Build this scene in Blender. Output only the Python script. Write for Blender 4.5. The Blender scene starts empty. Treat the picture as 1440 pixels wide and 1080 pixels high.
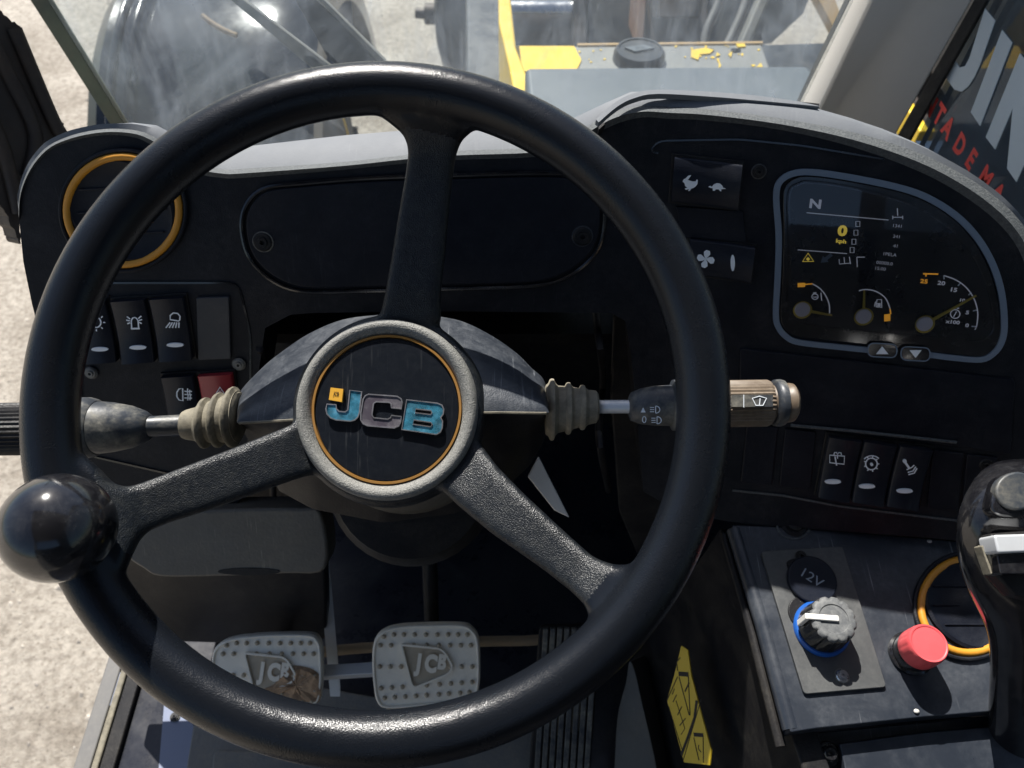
import bpy, bmesh, math, random
from mathutils import Vector, Matrix, noise
from mathutils.geometry import tessellate_polygon
random.seed(4)
R = math.radians
SC = bpy.context.scene
COL = SC.collection

# ------------------------------------------------------------------ camera
W, H, F = 1440, 1080, 1080.0
PITCH = R(52)
CP = Vector((0, 0, 2.1))
fw = Vector((0, math.cos(PITCH), -math.sin(PITCH)))
up = Vector((0, math.sin(PITCH), math.cos(PITCH)))
rt = Vector((1, 0, 0))
cam_d = bpy.data.cameras.new('camera')
cam = bpy.data.objects.new('camera', cam_d)
COL.objects.link(cam)
cam.location = CP
cam.rotation_euler = (R(90) - PITCH, 0, 0)
cam_d.sensor_width = 36
cam_d.lens = 27
cam_d.clip_start = .02
cam_d.clip_end = 2000
cam_d.dof.use_dof = True
cam_d.dof.focus_distance = .47
cam_d.dof.aperture_fstop = 13
SC.camera = cam

# ------------------------------------------------------------------ sky, sun, exposure
SUN_EL, SUN_AZ = R(51.5), R(-19)          # azimuth measured from +Y, negative = left
wd = bpy.data.worlds.new('World')
SC.world = wd
wd.use_nodes = True
nt = wd.node_tree
sky = nt.nodes.new('ShaderNodeTexSky')
sky.sky_type = 'NISHITA'
sky.sun_disc = False
sky.sun_elevation = SUN_EL
sky.sun_rotation = SUN_AZ
nt.links.new(sky.outputs[0], nt.nodes['Background'].inputs[0])
nt.nodes['Background'].inputs[1].default_value = .068
sd = Vector((math.sin(SUN_AZ) * math.cos(SUN_EL), math.cos(SUN_AZ) * math.cos(SUN_EL), math.sin(SUN_EL)))
sl = bpy.data.lights.new('sun', 'SUN')
sl.energy = 5
sl.angle = R(.53)
sl.color = (1, .96, .9)
so = bpy.data.objects.new('sun', sl)
COL.objects.link(so)
so.rotation_euler = sd.to_track_quat('Z', 'Y').to_euler()
so.location = CP + sd * 5
SC.view_settings.view_transform = 'Standard'
SC.view_settings.look = 'None'
SC.view_settings.gamma = 1
SC.view_settings.exposure = .8
SC.view_settings.use_curve_mapping = False
SC.cycles.max_bounces = 8
SC.cycles.transparent_max_bounces = 12

# ------------------------------------------------------------------ pixel / plane helpers
def ray(px, py):
    return fw + rt * ((px - 720) / F) + up * ((540 - py) / F)
def P(px, py, d):
    return CP + ray(px, py) * d
class Plane:
    def __init__(s, o, n, u=None):
        s.o = Vector(o); s.n = Vector(n).normalized()
        u = Vector(u) if u is not None else Vector((1, 0, 0))
        s.u = (u - s.n * u.dot(s.n)).normalized()
        s.v = s.n.cross(s.u); s.sk = 0.0
    def hit(s, px, py, off=0.0):
        r = ray(px, py)
        t = (s.o + s.n * off - CP).dot(s.n) / r.dot(s.n)
        return CP + r * t
    def depth(s, px, py):
        return (s.hit(px, py) - CP).dot(fw)
    def mm(s, px, py, k):      # k pixels at that place, in metres
        return k * s.depth(px, py) / F
    def l2(s, p):
        d = p - s.o
        return Vector((d.dot(s.u), d.dot(s.v)))
def Z(ox, oy, sc):
    return lambda pts: [(ox + x / sc, oy + y / sc) for x, y in pts]
def smooth(pts, n=5, closed=True):
    out = []
    N = len(pts)
    rng = range(N if closed else N - 1)
    for i in rng:
        if closed:
            p0, p1, p2, p3 = pts[i - 1], pts[i], pts[(i + 1) % N], pts[(i + 2) % N]
        else:
            p0, p1, p2, p3 = pts[max(i - 1, 0)], pts[i], pts[i + 1], pts[min(i + 2, N - 1)]
        for k in range(n):
            t = k / n
            out.append(tuple(.5 * (2 * b + (c - a) * t + (2 * a - 5 * b + 4 * c - d) * t * t + (3 * b - a - 3 * c + d) * t ** 3)
                             for a, b, c, d in zip(p0, p1, p2, p3)))
    if not closed:
        out.append(tuple(pts[-1]))
    return out
def rnd(pts, r, n=5):
    out = []
    N = len(pts)
    for i in range(N):
        b = Vector(pts[i]); a = Vector(pts[i - 1]); c = Vector(pts[(i + 1) % N])
        ra = min(r, (a - b).length * .48); rc = min(r, (c - b).length * .48)
        p = b + (a - b).normalized() * ra; q = b + (c - b).normalized() * rc
        for k in range(n + 1):
            t = k / n
            out.append(tuple(p * (1 - t) ** 2 + b * 2 * t * (1 - t) + q * t * t))
    return out
def rect(cx, cy, w, h, ang=0, shear=0):
    c, s = math.cos(R(ang)), math.sin(R(ang))
    return [(cx + x * c - y * s + shear * y, cy + x * s + y * c) for x, y in ((-w/2, -h/2), (w/2, -h/2), (w/2, h/2), (-w/2, h/2))]
def ell(cx, cy, rx, ry, n=40, a0=0, a1=360):
    m = n if a1 - a0 >= 360 else n + 1
    return [(cx + rx * math.cos(R(a0 + (a1 - a0) * k / n)), cy + ry * math.sin(R(a0 + (a1 - a0) * k / n))) for k in range(m)]
def interp(pts, x):
    if x <= pts[0][0]: return pts[0][1]
    for (x0, y0), (x1, y1) in zip(pts, pts[1:]):
        if x <= x1:
            return y0 + (y1 - y0) * (x - x0) / (x1 - x0 if x1 != x0 else 1)
    return pts[-1][1]

class MB:
    def __init__(s):
        s.v = []; s.f = []; s.ml = []
    def add(s, vs, fs):
        b = len(s.v)
        s.v += [Vector(v) for v in vs]
        s.f += [tuple(i + b for i in f) for f in fs]
        return s
    def prism(s, top, bot):           # two rings of equal count
        n = len(top)
        s.add(list(top) + list(bot), [tuple(range(n)), tuple(range(2*n-1, n-1, -1))] +
              [(i, n + i, n + (i + 1) % n, (i + 1) % n) for i in range(n)])
        return s
    def slab(s, pts, pl, h0, h1):
        top = [pl.hit(x, y, h1) for x, y in pts]
        return s.prism(top, [p - pl.n * (h1 - h0) for p in top])
    def shape(s, loops, pl, h0, h1):  # concave or holed
        T = [[pl.hit(x, y, h1) for x, y in L] for L in loops]
        tris = tessellate_polygon([[Vector((*pl.l2(p), 0)) for p in L] for L in T])
        flat = [p for L in T for p in L]
        n = len(flat)
        vs = flat + [p - pl.n * (h1 - h0) for p in flat]
        fs = [t for t in tris] + [tuple(n + i for i in reversed(t)) for t in tris]
        b = 0
        for L in T:
            k = len(L)
            fs += [(b + i, b + (i + 1) % k, n + b + (i + 1) % k, n + b + i) for i in range(k)]
            b += k
        return s.add(vs, fs)
    def ribbon(s, pts, w, pl, off, closed=False, th=.0002):
        q = [pl.hit(x, y, off) for x, y in pts]
        wm = w * pl.depth(*pts[0]) / F / 2
        N = len(q); L = []; Rr = []
        for i in range(N):
            a = q[i - 1] if (i or closed) else q[i]
            c = q[(i + 1) % N] if (i < N - 1 or closed) else q[i]
            d = (c - a)
            if d.length < 1e-9: d = pl.u
            t = d.normalized().cross(pl.n)
            L.append(q[i] + t * wm); Rr.append(q[i] - t * wm)
        vs = L + Rr + [p - pl.n * th for p in L] + [p - pl.n * th for p in Rr]
        fs = []
        for i in range(N if closed else N - 1):
            j = (i + 1) % N
            fs += [(i, j, N + j, N + i), (i, 2*N + i, 2*N + j, j), (N + i, N + j, 3*N + j, 3*N + i)]
        return s.add(vs, fs)
    def rings(s, rs, cap0=True, cap1=True):
        n = len(rs[0]); b = len(s.v); fs = []
        for k in range(len(rs) - 1):
            for i in range(n):
                j = (i + 1) % n
                fs.append((k*n + i, k*n + j, (k+1)*n + j, (k+1)*n + i))
        if cap0: fs.append(tuple(range(n - 1, -1, -1)))
        if cap1: fs.append(tuple((len(rs) - 1) * n + i for i in range(n)))
        return s.add([p for r in rs for p in r], fs)
    def lathe(s, o, ax, prof, n=40, cap0=True, cap1=True):   # prof (t along axis, r)
        ax = Vector(ax).normalized(); o = Vector(o)
        a = ax.orthogonal().normalized(); b = ax.cross(a)
        return s.rings([[o + ax * t + (a * math.cos(2*math.pi*i/n) + b * math.sin(2*math.pi*i/n)) * max(r, 1e-5) for i in range(n)] for t, r in prof], cap0, cap1)
    def tube(s, pts, rad, n=12, closed=False, sq=None):
        N = len(pts); pts = [Vector(p) for p in pts]
        rs = []
        prev = None
        for i in range(N):
            d = (pts[(i + 1) % N] if (i < N - 1 or closed) else pts[i]) - (pts[i - 1] if (i or closed) else pts[i])
            d.normalize()
            a = d.orthogonal().normalized() if prev is None else (prev - d * prev.dot(d)).normalized()
            prev = a
            b = d.cross(a)
            r = rad[i] if isinstance(rad, (list, tuple)) else rad
            rs.append([pts[i] + (a * math.cos(2*math.pi*k/n) + b * math.sin(2*math.pi*k/n)) * r for k in range(n)])
        if closed: rs.append(rs[0])
        return s.rings(rs, not closed, not closed)
    def box(s, c, sx, sy, sz, ux=None, uy=None, uz=None):
        c = Vector(c); ux = Vector(ux or (1,0,0)); uy = Vector(uy or (0,1,0)); uz = Vector(uz or (0,0,1))
        vs = [c + ux*(sx/2*i) + uy*(sy/2*j) + uz*(sz/2*k) for i in (-1,1) for j in (-1,1) for k in (-1,1)]
        return s.add(vs, [(0,1,3,2),(4,6,7,5),(0,4,5,1),(2,3,7,6),(0,2,6,4),(1,5,7,3)])
    def sphere(s, c, r, n=10, sc=(1,1,1), m=6):
        c = Vector(c)
        return s.rings([[c + Vector((sc[0]*r*math.sin(math.pi*k/m)*math.cos(2*math.pi*i/n), sc[1]*r*math.sin(math.pi*k/m)*math.sin(2*math.pi*i/n), sc[2]*r*math.cos(math.pi*k/m))) for i in range(n)] for k in range(m + 1)], False, False)
    def disc(s, px, py, rpx, pl, h0, h1, n=24):
        c = pl.hit(px, py, h1); r = pl.mm(px, py, rpx)
        return s.prism([c + (pl.u*math.cos(2*math.pi*i/n) + pl.v*math.sin(2*math.pi*i/n))*r for i in range(n)],
                       [c - pl.n*(h1-h0) + (pl.u*math.cos(2*math.pi*i/n) + pl.v*math.sin(2*math.pi*i/n))*r for i in range(n)])
    def build(s, name, mat, parent=None, bevel=0, seg=2, ang=38, **props):
        base = parent.matrix_world.translation if False else (wloc(parent) if parent else sum(s.v, Vector()) / len(s.v))
        me = bpy.data.meshes.new(name)
        me.from_pydata([v - base for v in s.v], [], s.f)
        me.materials.append(mat)
        bm = bmesh.new(); bm.from_mesh(me)
        bmesh.ops.recalc_face_normals(bm, faces=bm.faces)
        bm.to_mesh(me); bm.free()
        me.polygons.foreach_set('use_smooth', [True] * len(me.polygons))
        me.set_sharp_from_angle(angle=R(ang))
        o = bpy.data.objects.new(name, me)
        COL.objects.link(o)
        if parent: o.parent = parent
        else: o.location = base
        if bevel:
            m = o.modifiers.new('bevel', 'BEVEL')
            m.width = bevel; m.segments = seg; m.limit_method = 'ANGLE'; m.angle_limit = R(35); m.harden_normals = True
        for k, val in props.items(): o[k] = val
        return o
def wloc(o):
    p = Vector()
    while o:
        p += o.location; o = o.parent
    return p
def thing(name, label, cat, loc, group=None):
    o = bpy.data.objects.new(name, None)
    o.empty_display_size = .02
    COL.objects.link(o); o.location = loc
    o['label'] = label; o['category'] = cat
    if group: o['group'] = group
    return o
def text(body, px, py, h, pl, mat, parent, name='lettering', off=.0006, ang=0, sx=1, th=.0003, sp=1.0, shear=0, bold=0):
    c = bpy.data.curves.new('t', 'FONT')
    c.body = body; c.align_x = 'CENTER'; c.align_y = 'CENTER'; c.size = 1; c.space_character = sp; c.shear = shear
    c.offset = bold; c.resolution_u = 3
    o = bpy.data.objects.new('t', c)
    me = bpy.data.meshes.new_from_object(o)
    vs = [v.co.copy() for v in me.vertices]
    fs = [tuple(p.vertices) for p in me.polygons]
    bpy.data.objects.remove(o); bpy.data.meshes.remove(me)
    xs = [v.x for v in vs]; ys = [v.y for v in vs]
    cx, cy, hh = (min(xs)+max(xs))/2, (min(ys)+max(ys))/2, max(ys)-min(ys)
    k = pl.mm(px, py, h) / hh
    o0 = pl.hit(px, py, off); ca, sa = math.cos(R(ang)), math.sin(R(ang))
    w = []
    for v in vs:
        x = (v.x - cx) * k * sx; y = (v.y - cy) * k
        w.append(o0 + pl.u * (x*ca - y*sa) + (pl.v + pl.u * pl.sk) * (x*sa + y*ca))
    mb = MB().add(w, fs)
    return mb.build(name, mat, parent)

# ------------------------------------------------------------------ materials
def mat(name, col, rough=.5, metal=0, grain=0, gscale=400, dust=0, dcol=(.30,.27,.21), dscale=18, rvar=.1, coat=0, spec=.5, var=.0, vscale=6, scratch=0):
    m = bpy.data.materials.new(name)
    m.use_nodes = True
    t = m.node_tree; N = t.nodes; L = t.links
    b = N['Principled BSDF']
    b.inputs['Base Color'].default_value = (*col, 1)
    b.inputs['Roughness'].default_value = rough
    b.inputs['Metallic'].default_value = metal
    b.inputs['Coat Weight'].default_value = coat
    b.inputs['Coat Roughness'].default_value = .12
    b.inputs['Specular IOR Level'].default_value = spec
    geo = N.new('ShaderNodeNewGeometry')
    def nz(sc, det=4, rgh=.6, dist=0):
        n = N.new('ShaderNodeTexNoise'); n.inputs['Scale'].default_value = sc; n.inputs['Detail'].default_value = det
        n.inputs['Roughness'].default_value = rgh; n.inputs['Distortion'].default_value = dist
        L.new(geo.outputs['Position'], n.inputs['Vector']); return n
    def ramp(src, a, b_, lo=0, hi=1):
        r = N.new('ShaderNodeMapRange'); r.inputs[1].default_value = a; r.inputs[2].default_value = b_
        r.inputs[3].default_value = lo; r.inputs[4].default_value = hi; L.new(src, r.inputs[0]); return r.outputs[0]
    cur = None
    colsock = None
    if var:
        n = nz(vscale * 3, 5)
        mx = N.new('ShaderNodeMix'); mx.data_type = 'RGBA'
        L.new(ramp(n.outputs[0], .35, .65), mx.inputs[0])
        mx.inputs[6].default_value = (*[c * (1 - var) for c in col], 1); mx.inputs[7].default_value = (*[min(1, c * (1 + var)) for c in col], 1)
        colsock = mx.outputs[2]
    rs = ramp(nz(25, 6, .7).outputs[0], .3, .7, max(.03, rough - rvar), min(1, rough + rvar))
    if dust:
        n1 = nz(dscale, 8, .72, .4); n2 = nz(260, 3, .7)
        mul = N.new('ShaderNodeMath'); mul.operation = 'MULTIPLY'
        L.new(ramp(n1.outputs[0], .42, .72), mul.inputs[0]); L.new(ramp(n2.outputs[0], .3, .7, .3, 1), mul.inputs[1])
        mul2 = N.new('ShaderNodeMath'); mul2.operation = 'MULTIPLY_ADD'; mul2.use_clamp = True
        L.new(mul.outputs[0], mul2.inputs[0]); mul2.inputs[1].default_value = dust; mul2.inputs[2].default_value = dust * .012
        df = mul2.outputs[0]
        mx = N.new('ShaderNodeMix'); mx.data_type = 'RGBA'
        L.new(df, mx.inputs[0])
        if colsock: L.new(colsock, mx.inputs[6])
        else: mx.inputs[6].default_value = (*col, 1)
        mx.inputs[7].default_value = (*dcol, 1)
        colsock = mx.outputs[2]
        ad = N.new('ShaderNodeMath'); ad.operation = 'MULTIPLY_ADD'; ad.use_clamp = True
        L.new(df, ad.inputs[0]); ad.inputs[1].default_value = .6; L.new(rs, ad.inputs[2]); rs = ad.outputs[0]
    if scratch:
        mp = N.new('ShaderNodeMapping'); mp.inputs['Rotation'].default_value = (.5, .3, .8); mp.inputs['Scale'].default_value = (600, 12, 60)
        L.new(geo.outputs['Position'], mp.inputs[0])
        n = N.new('ShaderNodeTexNoise'); n.inputs['Scale'].default_value = 1; n.inputs['Detail'].default_value = 3; L.new(mp.outputs[0], n.inputs['Vector'])
        msk = ramp(nz(14, 3).outputs[0], .5, .7)
        ml = N.new('ShaderNodeMath'); ml.operation = 'MULTIPLY'; L.new(ramp(n.outputs[0], .62, .72, 0, scratch), ml.inputs[0]); L.new(msk, ml.inputs[1])
        mx = N.new('ShaderNodeMix'); mx.data_type = 'RGBA'; L.new(ml.outputs[0], mx.inputs[0])
        if colsock: L.new(colsock, mx.inputs[6])
        else: mx.inputs[6].default_value = (*col, 1)
        mx.inputs[7].default_value = (*dcol, 1); colsock = mx.outputs[2]
    if colsock: L.new(colsock, b.inputs['Base Color'])
    L.new(rs, b.inputs['Roughness'])
    if grain:
        v = N.new('ShaderNodeTexVoronoi'); v.inputs['Scale'].default_value = gscale
        L.new(geo.outputs['Position'], v.inputs['Vector'])
        bp = N.new('ShaderNodeBump'); bp.inputs['Strength'].default_value = grain; bp.inputs['Distance'].default_value = .0004
        L.new(v.outputs['Distance'], bp.inputs['Height']); L.new(bp.outputs[0], b.inputs['Normal'])
    return m
M = {}
M['rim'] = mat('rim_rubber', (.006,.0075,.0105), .27, grain=.26, gscale=1300, dust=0, rvar=.015, spec=.33)
M['spoke'] = mat('spoke_rubber', (.007,.009,.012), .35, grain=.65, gscale=1400, dust=.07, dcol=(.40,.40,.34), dscale=300, spec=.42, rvar=.02)
M['hubring'] = mat('hub_ring_rubber', (.14,.14,.13), .5, grain=.7, gscale=1300, dust=.8, dcol=(.52,.51,.46), dscale=1100)
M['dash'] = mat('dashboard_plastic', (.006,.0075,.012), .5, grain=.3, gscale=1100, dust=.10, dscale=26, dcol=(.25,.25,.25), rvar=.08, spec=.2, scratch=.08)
M['dashtop'] = mat('dashboard_cover', (.14,.152,.168), .66, grain=.12, gscale=900, dust=.15, dcol=(.4,.4,.38), dscale=30, rvar=.04, spec=.45, scratch=.3)  # grazing sun sheen of the black top put into this grey base, plus dust
M['lip'] = mat('dashboard_lip', (.055,.062,.066), .62, grain=.7, gscale=650, dust=.28, dcol=(.40,.41,.40), dscale=500)  # base lightened for the lip's sunlit upward side; dust on top
M['panel'] = mat('access_panel_plastic', (.006,.0075,.013), .45, grain=.2, gscale=900, dust=.07, dcol=(.22,.23,.25), dscale=30, spec=.2, scratch=.06)
M['switch'] = mat('switch_plastic', (.010,.013,.022), .34, grain=.15, gscale=1200, dust=.06, rvar=.05, spec=.22)
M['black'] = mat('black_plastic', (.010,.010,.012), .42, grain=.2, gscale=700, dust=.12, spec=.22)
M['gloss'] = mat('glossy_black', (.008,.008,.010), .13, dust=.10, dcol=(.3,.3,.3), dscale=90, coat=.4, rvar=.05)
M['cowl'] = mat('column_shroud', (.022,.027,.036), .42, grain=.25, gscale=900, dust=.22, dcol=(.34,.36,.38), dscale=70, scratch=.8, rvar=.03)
M['boot'] = mat('dusty_boot_rubber', (.15,.135,.10), .7, dust=.6, dcol=(.50,.45,.34), dscale=70, grain=.2, var=.3, vscale=30)
M['stalk'] = mat('stalk_plastic', (.03,.036,.046), .4, dust=.8, dcol=(.45,.42,.33), dscale=28, grain=.15)
M['orange'] = mat('orange_ring', (.62,.27,.02), .45, dust=.08, rvar=.05)
M['gold'] = mat('gold_ring', (.40,.20,.05), .35, metal=.3, dust=.15, dscale=60)
M['white'] = mat('white_print', (.85,.90,.95), .5)
M['grey'] = mat('grey_print', (.25,.30,.36), .5)
M['bezel'] = mat('bezel_blue_grey', (.16,.21,.28), .45, dust=.05)
M['amber'] = mat('amber_print', (.75,.34,.03), .5)
M['yelprint'] = mat('yellow_print', (.55,.42,.06), .5)
M['red'] = mat('red_plastic', (.68,.085,.095), .42, dust=.08, dcol=(.8,.3,.3))
M['darkred'] = mat('hazard_red', (.30,.02,.03), .4, dust=.08)
M['blue'] = mat('blue_chrome_letter', (.08,.38,.56), .22, metal=.75, dust=.5, dcol=(.35,.55,.62), dscale=110, var=.6, vscale=40)
M['chrome'] = mat('worn_chrome', (.55,.54,.56), .25, metal=.9, dust=.4, dcol=(.12,.11,.12), dscale=50)
M['cfill'] = mat('dark_enamel', (.06,.05,.065), .35, dust=.5, dcol=(.3,.3,.3), dscale=60)
M['disc'] = mat('badge_black', (.008,.010,.014), .22, dust=.02, dcol=(.35,.36,.36), dscale=200, rvar=.01, spec=.35, scratch=.12)
M['alu'] = mat('cast_aluminium', (.86,.80,.68), .42, metal=0, dust=.3, dcol=(.40,.33,.25), dscale=30, grain=.15, gscale=500)
M['aludirty'] = mat('pedal_emblem_metal', (.46,.39,.29), .6, metal=0, dust=.6, dcol=(.33,.25,.17), dscale=60)
M['mud'] = mat('dried_mud', (.42,.27,.16), .9, grain=1, gscale=260, var=.4, vscale=30)
M['silver'] = mat('silver_rod', (.62,.64,.66), .4, metal=.3, dust=.15)
M['hose'] = mat('beige_braid', (.30,.22,.14), .8, grain=.9, gscale=420, dust=.3)
M['console'] = mat('console_steel', (.020,.025,.035), .36, dust=.18, dcol=(.36,.38,.40), dscale=14, scratch=1.0, grain=.08, gscale=300)
M['plate'] = mat('switch_plate', (.055,.058,.06), .5, dust=.3, dcol=(.3,.3,.28), dscale=14, grain=.12)
M['knobtop'] = mat('worn_knob_top', (.10,.105,.11), .5, dust=.5, dcol=(.40,.40,.38), dscale=200)
M['ivory'] = mat('ivory_pointer', (.78,.76,.72), .4, dust=.1)
M['bluering'] = mat('blue_ring', (.01,.10,.42), .4)
M['pillar'] = mat('pillar_trim', (.60,.58,.54), .6, grain=.15, dust=.1, gscale=800)
M['seal'] = mat('rubber_seal', (.012,.011,.010), .6, dust=.2, grain=.4, gscale=200)
M['leftseal'] = mat('weathered_seal', (.022,.016,.012), .65, dust=.35, dcol=(.16,.11,.07), dscale=12, grain=.6, gscale=120)
M['floor'] = mat('cab_floor_paint', (.012,.014,.022), .3, dust=.2, dscale=8)
M['mat'] = mat('floor_mat', (.17,.165,.155), .75, grain=.6, gscale=300, dust=.9, dcol=(.34,.29,.22), dscale=14)
M['sill'] = mat('sill_grey', (.11,.108,.105), .5, dust=.5, dcol=(.30,.28,.25), dscale=10)
M['knee'] = mat('knee_panel_plastic', (.085,.078,.066), .45, dust=.3, dscale=14, grain=.2, scratch=.8)
M['yellow'] = mat('machine_yellow', (.78,.52,.03), .35, dust=.12, var=.08)
M['sticker'] = mat('sticker_yellow', (.62,.44,.02), .45, dust=.08)
M['steel'] = mat('worn_steel', (.17,.17,.16), .5, metal=.2, dust=.6, dcol=(.34,.32,.28), dscale=9, scratch=.5)
M['guard'] = mat('black_guard', (.025,.028,.032), .35, dust=.4, dcol=(.22,.21,.19), dscale=5)
M['tyre'] = mat('tyre_rubber', (.022,.022,.024), .75, dust=.8, dcol=(.22,.19,.15), dscale=6, grain=.4, gscale=60)
M['slab'] = mat('grey_blue_cover', (.065,.08,.095), .5, dust=.35, dcol=(.24,.26,.27), dscale=8, scratch=.4)
M['iron'] = mat('dark_iron', (.028,.028,.03), .45, metal=.4, dust=.7, dcol=(.16,.11,.08), dscale=6)
M['rod'] = mat('chromed_rod', (.5,.5,.52), .2, metal=1, dust=.15)
M['tan'] = mat('tan_bar', (.55,.36,.16), .5, dust=.3)
M['needle'] = mat('needle_olive', (.55,.42,.05), .4)
M['cap'] = mat('needle_cap', (.85,.82,.86), .45)
M['bluebody'] = mat('blue_grey_body', (.06,.09,.16), .4, dust=.4, dcol=(.25,.27,.3), dscale=6)
M['letters'] = mat('window_letter_white', (.60,.66,.68), .5, dust=.25, dcol=(.4,.43,.43), dscale=8)
M['redletters'] = mat('window_letter_red', (.85,.08,.06), .5, dust=.15, dcol=(.3,.1,.08))
M['fender'] = mat('fender_plastic', (.008,.011,.016), .14, dust=.08, dcol=(.2,.22,.24), dscale=6, rvar=.04)
M['thumb'] = mat('thumb_button_plastic', (.035,.042,.052), .4, dust=.5, dcol=(.40,.36,.27), dscale=40)
M['wornbrown'] = mat('worn_brown_grip', (.13,.095,.065), .4, dust=.6, dcol=(.42,.36,.28), dscale=50)
M['roof'] = mat('roof_lining', (.10,.10,.10), .8)

for k_, e_ in (('yelprint', .35), ('amber', .25)):
    b_ = M[k_].node_tree.nodes['Principled BSDF']
    c_ = b_.inputs['Base Color'].default_value[:]
    b_.inputs['Emission Color'].default_value = c_; b_.inputs['Emission Strength'].default_value = e_
M['tag'] = mat('yellow_tag', (.70,.36,.03), .45, dust=.1)
M['lit'] = mat('backlit_white', (.45,.48,.52), .5)
b_ = M['lit'].node_tree.nodes['Principled BSDF']; b_.inputs['Emission Color'].default_value = (.8,.85,1,1); b_.inputs['Emission Strength'].default_value = .08
def ground_mat():
    m = bpy.data.materials.new('dusty_concrete'); m.use_nodes = True
    t = m.node_tree; N = t.nodes; L = t.links; b = N['Principled BSDF']
    geo = N.new('ShaderNodeNewGeometry')
    def nz(s, d=8, r=.65):
        n = N.new('ShaderNodeTexNoise'); n.inputs['Scale'].default_value = s; n.inputs['Detail'].default_value = d; n.inputs['Roughness'].default_value = r
        L.new(geo.outputs['Position'], n.inputs['Vector']); return n.outputs[0]
    cr = N.new('ShaderNodeValToRGB'); L.new(nz(2.2, 10, .7), cr.inputs[0])
    e = cr.color_ramp.elements
    e[0].position = .33; e[0].color = (.30,.26,.21,1); e[1].position = .62; e[1].color = (.52,.47,.40,1)
    cr2 = N.new('ShaderNodeValToRGB'); L.new(nz(38, 6, .75), cr2.inputs[0])
    e = cr2.color_ramp.elements
    e[0].position = .36; e[0].color = (.62,.60,.58,1); e[1].position = .58; e[1].color = (1.05,1.05,1.05,1)
    mx = N.new('ShaderNodeMix'); mx.data_type = 'RGBA'; mx.blend_type = 'MULTIPLY'; mx.inputs[0].default_value = 1
    L.new(cr.outputs[0], mx.inputs[6]); L.new(cr2.outputs[0], mx.inputs[7])
    cr3 = N.new('ShaderNodeValToRGB'); L.new(nz(85, 3, .6), cr3.inputs[0])
    e = cr3.color_ramp.elements
    e[0].position = .30; e[0].color = (.45,.43,.40,1); e[1].position = .40; e[1].color = (1,1,1,1)
    mx2 = N.new('ShaderNodeMix'); mx2.data_type = 'RGBA'; mx2.blend_type = 'MULTIPLY'; mx2.inputs[0].default_value = 1
    L.new(mx.outputs[2], mx2.inputs[6]); L.new(cr3.outputs[0], mx2.inputs[7])
    L.new(mx2.outputs[2], b.inputs['Base Color'])
    b.inputs['Roughness'].default_value = .9
    bp = N.new('ShaderNodeBump'); bp.inputs['Strength'].default_value = .8; bp.inputs['Distance'].default_value = .02
    L.new(nz(26, 8, .75), bp.inputs['Height'])
    bp2 = N.new('ShaderNodeBump'); bp2.inputs['Strength'].default_value = .5; bp2.inputs['Distance'].default_value = .006
    L.new(nz(150, 4, .7), bp2.inputs['Height']); L.new(bp.outputs[0], bp2.inputs['Normal'])
    L.new(bp2.outputs[0], b.inputs['Normal'])
    return m
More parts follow.
